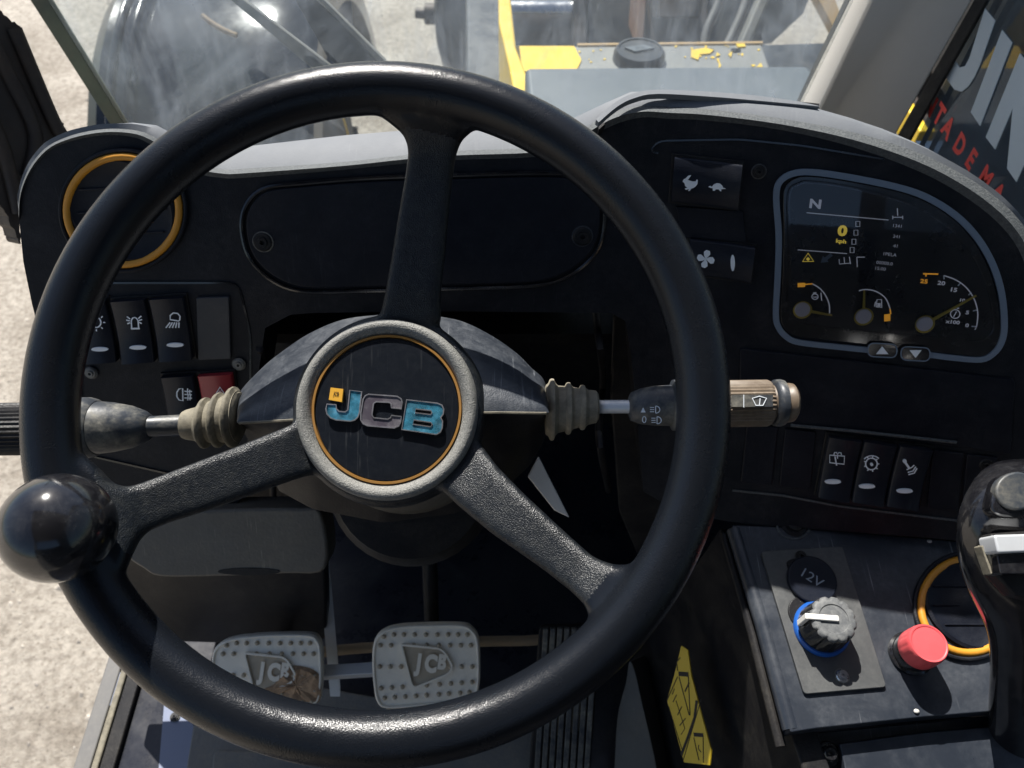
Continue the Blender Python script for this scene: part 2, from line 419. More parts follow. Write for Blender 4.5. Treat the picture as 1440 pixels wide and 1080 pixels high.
def glass_mat(name, haze, tint=(.93,.96,.96), scale=3.0, hcol=(.55,.60,.66), streak=True, spec=.5, base=.03):
    m = bpy.data.materials.new(name); m.use_nodes = True
    t = m.node_tree; N = t.nodes; L = t.links
    N.remove(N['Principled BSDF']); out = N['Material Output']
    tr = N.new('ShaderNodeBsdfTransparent'); tr.inputs[0].default_value = (*tint, 1)
    gl = N.new('ShaderNodeBsdfGlossy'); gl.inputs['Roughness'].default_value = .02
    lw = N.new('ShaderNodeFresnel'); lw.inputs[0].default_value = 1.4
    m1 = N.new('ShaderNodeMixShader'); L.new(lw.outputs[0], m1.inputs[0]); L.new(tr.outputs[0], m1.inputs[1]); L.new(gl.outputs[0], m1.inputs[2])
    df = N.new('ShaderNodeBsdfDiffuse'); df.inputs[0].default_value = (*hcol, 1)
    tl = N.new('ShaderNodeBsdfTranslucent'); tl.inputs[0].default_value = (*hcol, 1)
    md = N.new('ShaderNodeMixShader'); md.inputs[0].default_value = .65; L.new(df.outputs[0], md.inputs[1]); L.new(tl.outputs[0], md.inputs[2])
    geo = N.new('ShaderNodeNewGeometry')
    def nz(s, vec=None, d=6, dist=0):
        n = N.new('ShaderNodeTexNoise'); n.inputs['Scale'].default_value = s; n.inputs['Detail'].default_value = d; n.inputs['Roughness'].default_value = .7; n.inputs['Distortion'].default_value = dist
        L.new(vec or geo.outputs['Position'], n.inputs['Vector']); return n.outputs[0]
    def mr(x, a, b, lo, hi):
        r = N.new('ShaderNodeMapRange'); r.inputs[1].default_value = a; r.inputs[2].default_value = b; r.inputs[3].default_value = lo; r.inputs[4].default_value = hi
        L.new(x, r.inputs[0]); return r.outputs[0]
    a = mr(nz(scale * 1.6, dist=2.5), .47, .75, 0, haze * .6)
    s = mr(nz(scale * 14, dist=.8), .60, .78, 0, haze * .8)
    ad = N.new('ShaderNodeMath'); ad.operation = 'ADD'; L.new(a, ad.inputs[0]); L.new(s, ad.inputs[1]); f = ad.outputs[0]
    if streak:
        mp = N.new('ShaderNodeMapping'); mp.inputs['Rotation'].default_value = (0, R(25), 0); mp.inputs['Scale'].default_value = (30, 6, 6)
        L.new(geo.outputs['Position'], mp.inputs[0])
        st = mr(nz(1, mp.outputs[0], 5, 1.5), .50, .80, 0, haze * .8)
        ad2 = N.new('ShaderNodeMath'); ad2.operation = 'ADD'; L.new(f, ad2.inputs[0]); L.new(st, ad2.inputs[1]); f = ad2.outputs[0]
    ad3 = N.new('ShaderNodeMath'); ad3.operation = 'ADD'; ad3.use_clamp = True; L.new(f, ad3.inputs[0]); ad3.inputs[1].default_value = base
    m2 = N.new('ShaderNodeMixShader'); L.new(ad3.outputs[0], m2.inputs[0]); L.new(m1.outputs[0], m2.inputs[1]); L.new(md.outputs[0], m2.inputs[2])
    L.new(m2.outputs[0], out.inputs[0])
    return m
M['ground'] = ground_mat()
M['windshield'] = glass_mat('dirty_windshield_glass', .24, base=.075, hcol=(.80,.86,.95))
M['sideglass'] = glass_mat('side_window_glass', .12, tint=(.72,.76,.76), base=.05, streak=False)
M['lens'] = glass_mat('cluster_lens', .02, tint=(.9,.9,.92), base=.004, streak=False)

# ------------------------------------------------------------------ ground and cab shell
def grid_plane(name, x0, x1, y0, y1, z, m):
    return MB().add([(x0,y0,z),(x1,y0,z),(x1,y1,z),(x0,y1,z)], [(0,1,2,3)]).build(name, m, kind='structure')
grid_plane('ground', -300, 300, -300, 300, 0, M['ground'])

# loose grit on the concrete
rg = random.Random(9); mb = MB()
for k in range(2600):
    x = rg.uniform(-3.2, -.55) if k % 2 else rg.uniform(-2.4, 1.6)
    y = rg.uniform(-.6, 3.0) if k % 2 else rg.uniform(2.2, 5.5)
    r = rg.uniform(.003, .010) * (1.6 if rg.random() < .08 else 1)
    vs = [Vector((x + r*rg.uniform(.6,1.2)*math.cos(a + rg.random()*.5), y + r*rg.uniform(.6,1.2)*math.sin(a), .001)) for a in (0,1.3,2.5,3.8,5.0)]
    mb.add(vs + [Vector((x, y, r*rg.uniform(.4,.9)))], [(i, (i+1) % 5, 5) for i in range(5)])
mb.build('gravel', mat('grit_stone', (.40,.36,.31), .9, var=.4, vscale=1), ang=10, kind='stuff')

FZ = CP.z - .92                                        # cab floor height
MB().box((.02, -.02, FZ - .03), .90, 1.44, .06).build('cab_floor', M['floor'], bevel=.004, kind='structure')
FP = Plane((0, 0, FZ), (0, 0, 1))
# bulkhead under the dashboard, and floor tunnel
MB().box((.02, .655, FZ + .21), .90, .03, .40).build('bulkhead_wall', M['black'], kind='structure')
# unseen roof lining and rear wall; window opening shaped for the cluster reflection
MB().box((0, -.32, CP.z + .42), .98, 1.12, .05).build('roof', M['roof'], bevel=.01, kind='structure')
rw = MB()
rw.box((0, -.86, FZ + .46), .96, .04, .98); rw.box((-.44, -.86, FZ + .96), .08, .04, .74); rw.box((.44, -.86, FZ + .96), .08, .04, .74)
rw.build('rear_wall', M['roof'], bevel=.01, kind='structure')
MB().box((.475, -.06, FZ + .155), .03, 1.56, .43).build('side_wall', M['black'], bevel=.004, kind='structure')

# ------------------------------------------------------------------ dashboard surface
CZ = .5317
def kx(x):
    if x < -.2: return .3836 + (x + .2) * .0787
    if x > .10: return .3836 - (x - .10) * .167
    return .3836
def dash(px, py, off=0):
    r = ray(px, py)
    lo, hi = .2, 1.4
    def g(t):
        p = r * t
        return p.y - (kx(p.x) + (p.z + .4157) * CZ - off * 1.1326)
    for _ in range(40):
        md = (lo + hi) / 2
        if g(md) > 0: hi = md
        else: lo = md
    return CP + r * ((lo + hi) / 2)
def dplane(px, py):
    o = dash(px, py); x = o.x
    k = .0787 if x < -.2 else (-.167 if x > .10 else 0)
    return Plane(o, (k, -1, CZ), (1, k, 0))
DL, DM, DR = dplane(190, 460), dplane(600, 330), dplane(1250, 370)
DL.sk, DR.sk = .07, -.10

# ---- dashboard body
lip_lo = smooth([(27,310),(30,275),(45,240),(68,213),(95,200),(130,192),(165,190),(200,197),(240,222),(275,243),(310,250),(345,250),(480,239),(570,230),(640,225),(750,221),(800,212),(835,190),(870,173),(905,165),(940,167),(1000,170),(1100,183),(1200,207),(1290,240),(1350,272),(1400,310),(1432,350),(1450,400)], 4, False)
lip_hi = smooth([(26,302),(28,270),(41,236),(63,209),(90,194),(126,184),(165,181),(205,187),(245,210),(282,231),(315,238),(345,237),(480,228),(570,218),(640,212),(750,208),(797,198),(826,178),(860,158),(900,149),(940,150),(1000,154),(1100,167),(1200,186),(1290,214),(1360,249),(1412,287),(1445,325),(1470,380)], 4, False)
bot = [(27,310),(33,370),(46,432),(90,600),(150,722),(250,735),(338,740),(352,560),(372,462),(395,444),(430,440),(640,438),(860,440),(880,452),(892,520),(902,690),(960,722),(1040,736),(1120,742),(1300,756),(1450,770)]
dashboard = thing('dashboard', 'black moulded dashboard with dusty top edge in painted sunlit grey behind the steering wheel', 'dashboard', P(600, 420, .56))
mb = MB(); cols = []
NR = 14
for (x, y) in lip_lo:
    yb = max(interp(bot, x), y + .5)
    cols.append([dash(x, y + (yb - y) * k / NR) for k in range(NR + 1)])
vs = [p for c in cols for p in c]; n = NR + 1
mb.add(vs, [(i*n + k, i*n + k + 1, (i+1)*n + k + 1, (i+1)*n + k) for i in range(len(cols) - 1) for k in range(NR)])
# return of the lower edge, giving the face its thickness
bl = [c[-1] for c in cols]
mb.add(bl + [p + Vector((0, .09, -.01)) for p in bl], [(i, i+1, len(bl)+i+1, len(bl)+i) for i in range(len(bl) - 1)])
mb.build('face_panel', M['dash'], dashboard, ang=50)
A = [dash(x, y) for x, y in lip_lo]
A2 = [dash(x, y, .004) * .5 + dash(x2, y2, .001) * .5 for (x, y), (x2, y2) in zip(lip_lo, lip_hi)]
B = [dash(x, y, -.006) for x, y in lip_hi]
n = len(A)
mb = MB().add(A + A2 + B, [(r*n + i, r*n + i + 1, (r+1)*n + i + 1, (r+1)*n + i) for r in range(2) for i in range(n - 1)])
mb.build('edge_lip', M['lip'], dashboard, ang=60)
# top cover: from the lip back to its rear edge
def topdep(x):
    return interp([(0,.02),(120,.022),(240,.035),(345,.05),(750,.043),(840,.03),(900,.034),(1140,.03),(1300,.05),(1500,.06)], x)
backpx = [(25,295),(28,262),(40,228),(62,201),(100,183),(140,175),(185,172.5),(215,176),(245,192),(290,208),(345,205),(480,190),(570,183),(640,179),(750,179),(800,170),(850,146),(890,129),(950,129),(1000,133),(1140,148),(1200,165),(1250,182),(1300,204),(1360,238),(1410,274),(1445,316),(1480,370)]
Bk = []
for i, p in enumerate(B):
    x, y = lip_hi[i]
    ty_ = min(interp(backpx, x), y - 2)
    q_ = Plane(p + Vector((0, 0, .001)), (0, -.06, 1)).hit(x, ty_)
    d_ = q_ - p; d_.x = 0
    if d_.length > .07: d_ = d_.normalized() * .07
    Bk.append(p + d_)
Bm = [p * .5 + q * .5 + Vector((0, 0, .002)) for p, q in zip(B, Bk)]
Bd = [p + Vector((0, .03, -.19)) for p in Bk]  # unseen drop added behind the cover to stop sun entering the footwell
mb = MB().add(B + Bm + Bk + Bd, [(r*n + i, r*n + i + 1, (r+1)*n + i + 1, (r+1)*n + i) for r in range(3) for i in range(n - 1)])
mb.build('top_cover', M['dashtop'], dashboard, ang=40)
# defrost duct strip behind a dark slit on the hood
SP = Plane(dash(940, 150, -.006) + Vector((0, .03, .010)), (.05, -.12, 1))
st = smooth([(838,168),(862,146),(888,132),(925,126),(1000,129),(1060,134),(1120,142),(1152,149)], 4, False)
sb = smooth([(842,172),(868,150),(892,138),(925,132),(1000,136),(1060,141),(1120,146.5),(1152,149.6)], 4, False)
MB().shape([st + sb[::-1]], SP, -.003, .001).build('duct_strip', M['dashtop'], dashboard, bevel=.001)
MB().shape([[(x, y - 4) for x, y in sb] + [(x, y + 10) for x, y in sb[::-1]]], SP, -.02, -.012).build('duct_slot', M['black'], dashboard)
MB().box((.05, .555, CP.z - .505), .80, .22, .012).build('sun_block_shelf', M['black'], dashboard)  # unseen panel added to keep sun off the floor and pedals
# access panel
ap = smooth([(340,325),(345,290),(370,265),(420,258),(520,250),(640,246),(760,243),(815,248),(845,275),(850,315),(838,355),(800,388),(750,402),(640,406),(520,409),(430,410),(385,396),(352,365)], 5)
mb = MB(); L = [DM.hit(x, y, .0015) for x, y in ap]
mb.tube(L, .0016, 8, closed=True); mb.build('panel_gasket', M['gloss'], dashboard)
cx, cy = 595, 328
inn = [(cx + (x - cx) * .975, cy + (y - cy) * .93) for x, y in ap]
MB().slab(inn, DM, -.003, .0028).build('access_panel', M['panel'], dashboard, bevel=.001)
def screw(px, py, r, pl, parent, off=0, m=None):
    c = pl.hit(px, py, off); rr = pl.mm(px, py, r)
    MB().tube([c + (pl.u * math.cos(i * .314) + pl.v * math.sin(i * .314)) * rr * 1.08 + pl.n * .0003 for i in range(20)], .0005, 6, closed=True).build('washer_edge', M['stalk'], parent)
    o = MB().lathe(c, pl.n, [(-.001, rr), (.001, rr), (.0018, rr*.85), (.0018, rr*.55), (.003, rr*.5), (.003, rr*.25), (.001, rr*.2)], 20, True, True).build('screw', m or M['gloss'], parent)
    return o
for x, y in ((370,340),(819,332)): screw(x, y, 13, DM, dashboard, .0028, M['black'])
screw(1067,241,9,DR,dashboard,.0005,M['black']); screw(128,524,8,DL,dashboard,.001,M['steel']); screw(336,512,8,DL,dashboard,.001,M['steel'])
screw(1386,652,9,DR,dashboard,.001,M['black'])
# recessed plates
mb = MB().ribbon(rnd([(100,398),(335,398),(352,470),(352,600),(340,690),(120,640)], 18), 3, DL, .0012, closed=True, th=.002)
mb.build('switch_surround', M['gloss'], dashboard)
MB().slab(rnd(rect(300,462,46,88,-2), 3), DL, -.002, .0025).build('blanking_plate', M['plate'] if False else mat('blank_grey', (.03,.034,.042), .5, dust=.15), dashboard, bevel=.0008)
MB().ribbon(rnd([(912,215),(925,198),(1040,196),(1130,205),(1250,225)], 14)[:-1], 2.5, DR, .001, th=.002).build('recess_edge', M['gloss'], dashboard)
MB().slab(rnd([(950,290),(1045,297),(1050,342),(960,334)], 4), DR, -.002, .002).build('blanking_plate', M['panel'], dashboard, bevel=.0008)
# lower right drawer panel
MB().slab(rnd([(1040,490),(1225,510),(1428,534),(1422,640),(1345,628),(1125,602),(1050,592),(1040,560)], 6), DR, -.002, .0022).build('lower_cover_panel', M['panel'], dashboard, bevel=.001)
MB().tube([DR.hit(1112,598,.003), DR.hit(1200,606,.0035), DR.hit(1345,622,.003)], .0012, 8).build('ridge', M['lip'], dashboard)
for x, y in ((1068,640),(1122,646),(1330,676),(1378,682)):
    MB().slab(rnd(rect(x, y, 44, 82, 6), 3), DR, -.002, .002).build('blanking_plate', M['panel'], dashboard, bevel=.0008)
MB().ribbon([(1030,690),(1100,697),(1180,712),(1300,727),(1360,734)], 3, DR, .001, th=.002).build('lower_seam', M['lip'], dashboard)
# knee panel under the dash, facing up
KP = Plane(P(310, 770, .62), (0, -.75, .62))
kn = smooth([(165,765),(172,745),(240,722),(330,716),(420,715),(452,722),(458,800),(400,808),(300,812),(225,812),(200,800),(178,785)], 4)
knee = MB().slab(kn, KP, -.03, 0).build('knee_panel', M['knee'], dashboard, bevel=.003)
MB().slab(ell(350,804,44,5,20), KP, -.002, .0006).build('finger_notch', M['black'], knee)
# dark inner panels left and right of the column
IP = Plane(P(900, 560, .66), (-.15, -1, .3))
MB().slab(rnd([(862,440),(960,470),(965,760),(900,790),(870,720),(858,560)], 8), IP, -.02, 0).build('inner_panel', M['black'], dashboard, bevel=.003)
MB().slab(rnd([(140,640),(390,600),(455,720),(460,900),(300,905),(140,900)], 8), Plane(P(300,800,.74),(0,-1,.25)), -.02, 0).build('inner_panel', M['black'], dashboard, bevel=.003)

# ---- round air vents
def vent(px, py, rx, ry, pl, label, off=.003):
    t = thing('air_vent', label, 'air vent', pl.hit(px, py, 0), 'round air vents with orange rings')
    e = [pl.hit(x, y, off) for x, y in ell(px, py, rx, ry, 48)]
    MB().tube(e, pl.mm(px, py, 5.2), 10, closed=True).build('orange_ring', M['orange'], t)
    e2 = [pl.hit(x, y, off) for x, y in ell(px, py, rx + 9, ry + 9, 48)]
    MB().tube(e2, pl.mm(px, py, 3), 8, closed=True).build('outer_collar', M['dash'], t)
    c = pl.hit(px, py, .001); r = pl.mm(px, py, rx * .93)
    MB().lathe(c, pl.n, [(0, r), (.002, r), (.003, r*.93), (.0015, r*.86), (.0015, r*.3), (.003, r*.2), (.003, 0)], 40).build('vent_disc', M['panel'], t)
    for k in (-1.6, 0, 1.6):
        w = math.sqrt(1 - (k/3)**2) * r * .82
        MB().box(c + pl.v * (k * r * .27) + pl.n * .0018, 2*w, r*.04, .002, pl.u, pl.v, pl.n).build('louvre', M['panel'], t, bevel=.0005)
vent(173, 296, 79, 76, DL, 'round air vent with orange ring in the left pod of the dashboard')

# ---- rocker switches
SW = 'rocker switches fitted in the dashboard'
def switch(px, py, w, h, pl, label, icon, ang=0, m=None, lamp=True, horiz=False, lampc=None):
    t = thing('rocker_switch', label, 'switch', pl.hit(px, py, 0), SW)
    mm = m or M['switch']
    ang = ang * .25
    o = pl.hit(px, py, 0); wm, hm = pl.mm(px, py, w), pl.mm(px, py, h) * 1.08
    ca, sa = math.cos(R(-ang)), math.sin(R(-ang))
    U = pl.u * ca + pl.v * sa; V = (pl.v + pl.u * pl.sk) * ca - pl.u * sa
    fr_ = [o + U * (sx_ * (wm / 2 + .0018)) + V * (sy_ * (hm / 2 + .002)) for sx_, sy_ in ((-1,-1),(1,-1),(1,1),(-1,1))]
    MB().prism([p + pl.n * .0016 for p in fr_], [p - pl.n * .002 for p in fr_]).build('switch_frame', M['black'], t, bevel=.0006)
    # rocker: curved saddle surface
    rr = []
    K = 10
    for k in range(K + 1):
        s_ = k / K * 2 - 1
        a = s_ if not horiz else s_
        hgt = .0055 + .003 * a * a * (1 if a > 0 else .6)
        if not horiz: c = o + V * (-a * hm / 2); ax, hw = U, wm / 2
        else: c = o + U * (a * wm / 2); ax, hw = V, hm / 2
        e = .90
        rr.append([c - ax * hw, c - ax * hw + pl.n * (hgt - .0012), c - ax * hw * e + pl.n * hgt, c + ax * hw * e + pl.n * hgt, c + ax * hw + pl.n * (hgt - .0012), c + ax * hw])
    MB().rings(rr).build('rocker', mm, t, ang=50)
    if icon:
        mb = MB()
        for kind, pts, wd_ in icon:
            if kind == 'l': mb.ribbon(pts, wd_, pl, .0064 + .0006)
            elif kind == 'c': mb.ribbon(pts, wd_, pl, .0064 + .0006, closed=True)
            else: mb.shape([pts], pl, .0060, .0072)
        mb.build('icon', M['white'], t)
    if lamp:
        MB().slab(ell(lamp[0], lamp[1], lamp[2], lamp[3], 20), pl, .0055, .0076).build('indicator_lens', M['white'], t)
    return t
z = Z(100, 400, 4.911)
def rays(cx, cy, r0, r1, angs): return [('l', [(cx + r0*math.cos(R(a)), cy + r0*math.sin(R(a))), (cx + r1*math.cos(R(a)), cy + r1*math.sin(R(a)))], 1.6) for a in angs]
ic = [('l', ell(135.5, 453.5, 6.3, 7, 14, -60, 150), 1.8)] + rays(135.5, 453.5, 9.5, 12.5, (-85,-45,0,45,90))
switch(138, 463, 44, 84, DL, 'rocker switch with light bulb icon, partly behind the wheel rim', ic, -3, lamp=(140,491.5,12,2.8))
ic = [('l', z([(418,300),(415,250),(425,232),(440,228),(452,235),(462,250),(466,300)]), 1.8), ('l', z([(412,306),(474,304)]), 2.4)] + \
     [('l', z([(a,b),(c,d)]), 1.8) for a,b,c,d in ((385,222,408,240),(380,246,405,252),(388,272,408,264),(485,218,464,236),(490,242,468,250),(488,270,468,262))]
switch(191, 463, 46, 84, DL, 'rocker switch with beacon lamp icon on the left of the dashboard', ic, -2, lamp=(193.5,489,12,2.8))
ic = [('c', z([(684,243),(684,215),(705,197),(735,200),(752,220),(750,245),(742,253)]), 1.9)] + \
     [('l', z([(a,262),(a - (30-i*7),300)]), 1.8) for i, a in enumerate((684,700,715,730,745))]
switch(244, 460, 46, 84, DL, 'rocker switch with work lamp icon beside the grey blanking plate', ic, -2, lamp=(246,485.5,12,2.8))
ic = [('c', z([(770,718),(745,722),(730,745),(730,775),(745,798),(772,804)]), 1.8)] + \
     [('l', z([(a,718+10*(i%2)),(a-3,742),(a+3,768),(a,800)]), 1.5) for i, a in enumerate((805,820))] + \
     [('l', z([(782,b),(835,b+2)]), 1.5) for b in (738,760,784)]
switch(259, 566, 44, 82, DL, 'rocker switch with fog lamp icon in the lower row', ic, -1, lamp=None)
ic = [('c', z([(1028,710),(985,780),(1075,780)]), 1.8), ('c', z([(1028,735),(1005,770),(1052,770)]), 1.2)]
switch(310, 560, 46, 74, DL, 'red hazard warning rocker switch with triangle icon', ic, -1, m=M['darkred'], lamp=None)
z = Z(900, 180, 4.8)
rabbit = ('s', z([(288,362),(296,346),(308,342),(325,324),(345,320),(328,345),(320,352),(355,362),(378,362),(382,350),(390,352),(388,378),(375,395),(362,404),(345,410),(338,424),(326,426),(332,412),(310,418),(302,410),(320,404),(305,392),(300,372)]), 0)
turtle = ('s', z([(462,398),(475,392),(486,398),(500,382),(520,374),(540,376),(556,390),(562,404),(580,410),(558,412),(548,414),(550,427),(540,427),(532,415),(512,414),(505,424),(492,424),(492,408),(475,404)]), 0)
switch(992, 256, 92, 56, DR, 'wide rocker switch with rabbit and tortoise icons', [rabbit, turtle], 4, m=M['switch'], lamp=None, horiz=True)
fan = []
for a in (-75, 15, 105, 195):
    c, s_ = math.cos(R(a)), math.sin(R(a))
    bl_ = [(0,0),(4,-3.5),(9,-5),(12.5,-2),(12,3),(8,4.5),(3.5,2)]
    fan.append(('s', [(992.5 + x*c - y*s_, 364.5 + x*s_ + y*c) for x, y in bl_], 0))
fan.append(('s', ell(1030.5, 370, 3, 11.5, 16), 0))
switch(1012, 364, 88, 46, DR, 'wide rocker switch with fan icon below the blanking plate', fan, 5, m=M['switch'], lamp=None, horiz=True)
z = Z(1000, 560, 3.2727)
ic = [('c', z([(546,262),(614,267),(612,304),(546,297)]), 1.6), ('l', z([(565,262),(568,250),(578,250),(582,260),(588,250),(598,252),(600,262)]), 1.4), ('l', z([(570,268),(578,310)]), 1.8), ('l', z([(581,262),(582,278)]), 1.4)]
switch(1178, 655, 44, 88, DR, 'rocker switch with rear wiper icon in the right switch row', ic, 6, lamp=(1171.5,678,11.5,2.8))
ic = [('c', ell(1225.5, 652.5, 8.2, 8.2, 18), 1.8), ('s', ell(1226, 653.5, 2.2, 2.2, 8), 0), ('l', ell(1226, 652, 13, 11, 10, 215, 320), 1.6)] + rays(1225.5, 652.5, 8.5, 11, range(0,360,40))
switch(1226, 661, 44, 88, DR, 'rocker switch with gear wheel icon between two icon switches', ic, 6, lamp=(1219.5,684.5,11.5,2.8))
ic = [('s', ell(1272.5, 649, 2.8, 2.8, 10), 0), ('l', z([(893,295),(912,322)]), 3), ('l', z([(900,330),(925,318),(935,308)]), 1.6), ('l', z([(905,342),(930,335),(942,315)]), 1.8), ('l', z([(908,352),(935,345),(948,322)]), 1.8)]
switch(1275, 667, 44, 88, DR, 'rocker switch with hydraulic lever icon nearest the joystick', ic, 6, lamp=(1272.5,691,11.5,2.8))

# ---- instrument cluster
z = Z(1080, 220, 3.6)
cl = thing('instrument_cluster', 'instrument cluster with screen and three needle gauges in a blue grey outline', 'instrument cluster', DR.hit(1250, 370))
face = smooth(z([(90,150),(140,108),(220,98),(400,122),(640,170),(790,222),(930,305),(1035,415),(1110,550),(1160,705),(1178,860),(1165,940),(1130,990),(1075,1015),(950,1005),(500,955),(165,915),(105,895),(75,860),(62,800),(72,600),(78,400),(75,220)]), 4)
MB().slab(face, DR, -.003, .0012).build('housing', M['gloss'], cl, bevel=.0008)
bz = smooth(z([(525,983),(350,965),(160,943),(95,915),(55,868),(40,800),(50,600),(55,400),(42,210),(60,130),(125,88),(220,80),(400,104),(640,152),(800,205),(950,298),(1060,412),(1140,550),(1185,700),(1198,860),(1182,945),(1142,1000),(1080,1030),(950,1022),(815,1005)]), 4, False)
MB().ribbon(bz, 8, DR, .0022, th=.0016).build('bezel_line', M['bezel'], cl)
scr = smooth(z([(105,200),(160,140),(220,132),(400,155),(640,215),(790,275),(920,362),(1020,470),(1085,590),(1125,700),(1145,850),(1120,910),(1040,940),(800,915),(500,890),(160,850),(118,835),(105,780),(112,500)]), 4)
MB().slab(scr, DR, .001, .0018).build('display_face', mat('display_black', (.006,.006,.008), .3), cl)
MB().ribbon(scr, 3.5, DR, .0026, closed=True, th=.001).build('inner_rim', M['gloss'], cl)
def gz(x, y): return z([(x, y)])[0]
def gauge(cx_, cy_, rcap, tip, arcs, segs):
    px, py = gz(cx_, cy_)
    g = MB()
    for a in arcs: g.ribbon(smooth(z(a), 5, False), 1.5, DR, .0021)
    o = g.build('dial_scale', M['lit'], cl)
    tx, ty = gz(*tip)
    nb = MB(); d = Vector((tx - px, ty - py)); pn = Vector((-d.y, d.x)).normalized()
    nb.slab([(px + pn.x*2.2, py + pn.y*2.2), (tx + pn.x*1.1, ty + pn.y*1.1), (tx - pn.x*1.1, ty - pn.y*1.1), (px - pn.x*2.2, py - pn.y*2.2)], DR, .0030, .0038)
    nb.build('needle', M['needle'], cl)
    MB().disc(px, py, rcap / 3.6 + 2.4, DR, .0028, .0032).build('hub_disc', M['needle'], cl)  # disc in the needle colour under the cap
    MB().disc(px, py, rcap / 3.6, DR, .0030, .0052).build('needle_cap', M['cap'], cl, bevel=.0005)
    for s_ in segs: MB().ribbon(z(s_[0]), s_[1], DR, .0022).build('warning_band', M['amber'], cl)
gauge(175,778,37,(325,805),[[(225,645),(262,668),(292,705),(310,750),(312,795)]],[([(150,652),(188,650)],6),([(188,648),(225,645)],1.6)])
gauge(485,812,38,(488,678),[[(460,680),(500,674),(550,685),(595,718),(618,770)]],[([(604,798),(604,834)],8),([(618,772),(622,798)],1.6)])
gauge(795,850,38,(1055,705),[[(890,603),(950,625),(1005,665),(1045,725),(1062,790),(1058,850),(1048,878)]],[([(785,594),(862,596)],2),([(800,596),(800,608)],1.6)])
tk = MB()
for a, b, c, d in ((890,603,892,622),(975,640,962,655),(1030,690,1015,702),(1058,778,1038,782),(1056,862,1030,860)): tk.ribbon(z([(a,b),(c,d)]), 1.6, DR, .0022)
tk.build('tick_mark', M['white'], cl)
for s_, x, y, h, m_ in (('25',790,632,20,'amber'),('20',878,641,20,'white'),('15',942,675,20,'white'),('10',985,728,16,'white'),('5',1010,790,18,'white'),('0',1008,855,18,'white'),('x100',935,838,18,'white'),
                        ('N',240,240,42,'white'),('kph',370,432,24,'yelprint')):
    px, py = gz(x, y); text(s_, px, py, h / 3.6 * 1.1, DR, M['lit' if m_ == 'white' else m_], cl, off=.0022, sx=1.3, bold=.035, ang=0)
px, py = gz(377,376); text('0', px, py, 56/3.6, DR, M['yelprint'], cl, off=.0022, sx=1.25, bold=.05)
g = MB()
for a in ([(195,285),(610,322)],[(150,473),(400,492)],[(655,262),(657,300)],[(632,308),(682,308)],[(632,300),(632,318)],[(682,300),(682,318)],[(360,520),(362,545),(415,540),(412,508),(418,545)],[(385,510),(388,540)],[(450,510),(452,560)],[(450,510),(490,510)]):
    g.ribbon(z(a), 1.1, DR, .0022)
for yy in (342, 386, 432, 474):
    g.ribbon(z(rect(455 - (yy-342)*.22, yy, 20, 26)), 1.0, DR, .0022, closed=True)
g.build('screen_graphic', M['lit'], cl)
g = MB(); g.ribbon(z([(203,490),(175,532),(232,532)]), 1.2, DR, .0022, closed=True); g.shape([z(rect(203,520,14,14,45))], DR, .002, .0023)
g.build('warning_icon', M['yelprint'], cl)
MB().shape([z([(268,538),(278,505),(288,512),(318,490),(328,502),(300,524),(306,534)])], DR, .002, .0023).build('arrow_icon', M['bezel'], cl)
g = MB(); g.ribbon(z(ell(238,710,16,14,14)), 1.1, DR, .0022, closed=True); g.ribbon(z([(228,712),(250,712)]), 1, DR, .0022); g.ribbon(z([(268,690),(272,730)]), 1.3, DR, .0022); g.ribbon(z([(228,692),(245,690)]), 1.4, DR, .0022)
g.ribbon(z([(548,762),(552,725),(575,725),(576,766)]), 1.3, DR, .0022, closed=True); g.ribbon(z([(540,760),(545,735)]), 1.2, DR, .0022); g.shape([z(rect(562,752,16,18))], DR, .002, .0023)
g.ribbon(z(ell(948,798,24,22,16)), 1.3, DR, .0022, closed=True); g.ribbon(z([(940,812),(955,785)]), 1.2, DR, .0022); g.ribbon(z([(955,770),(968,768)]), 1.4, DR, .0022)
g.build('gauge_icon', M['lit'], cl)
for (x, y, s_) in ((655,352,'1341'),(650,405,'241'),(645,453,'41'),(618,496,'1PELA'),(590,540,'00000.0'),(570,568,'15:00')):
    px, py = gz(x, y); text(s_, px, py, 16/3.6, DR, M['lit'], cl, off=.0022, sx=1.1)
for (x, y, dr) in ((579,982,1),(747,1000,-1)):
    px, py = gz(x, y)
    bt = MB().slab(rnd(rect(px, py, 42, 19, 3), 9), DR, .0006, .003).build('arrow_button', M['gloss'], cl, bevel=.0006)
    MB().ribbon(rnd(rect(px, py, 41, 19, 3), 9.4), 1.7, DR, .0034, closed=True).build('button_outline', M['bezel'], bt)
    MB().shape([[(px - 8.5, py + 5.2*dr), (px + 8.5, py + 5.2*dr), (px, py - 5.6*dr)]], DR, .003, .0035).build('arrow_mark', M['white'], bt)
MB().slab(scr, DR, .0062, .0068).build('lens', M['lens'], cl)
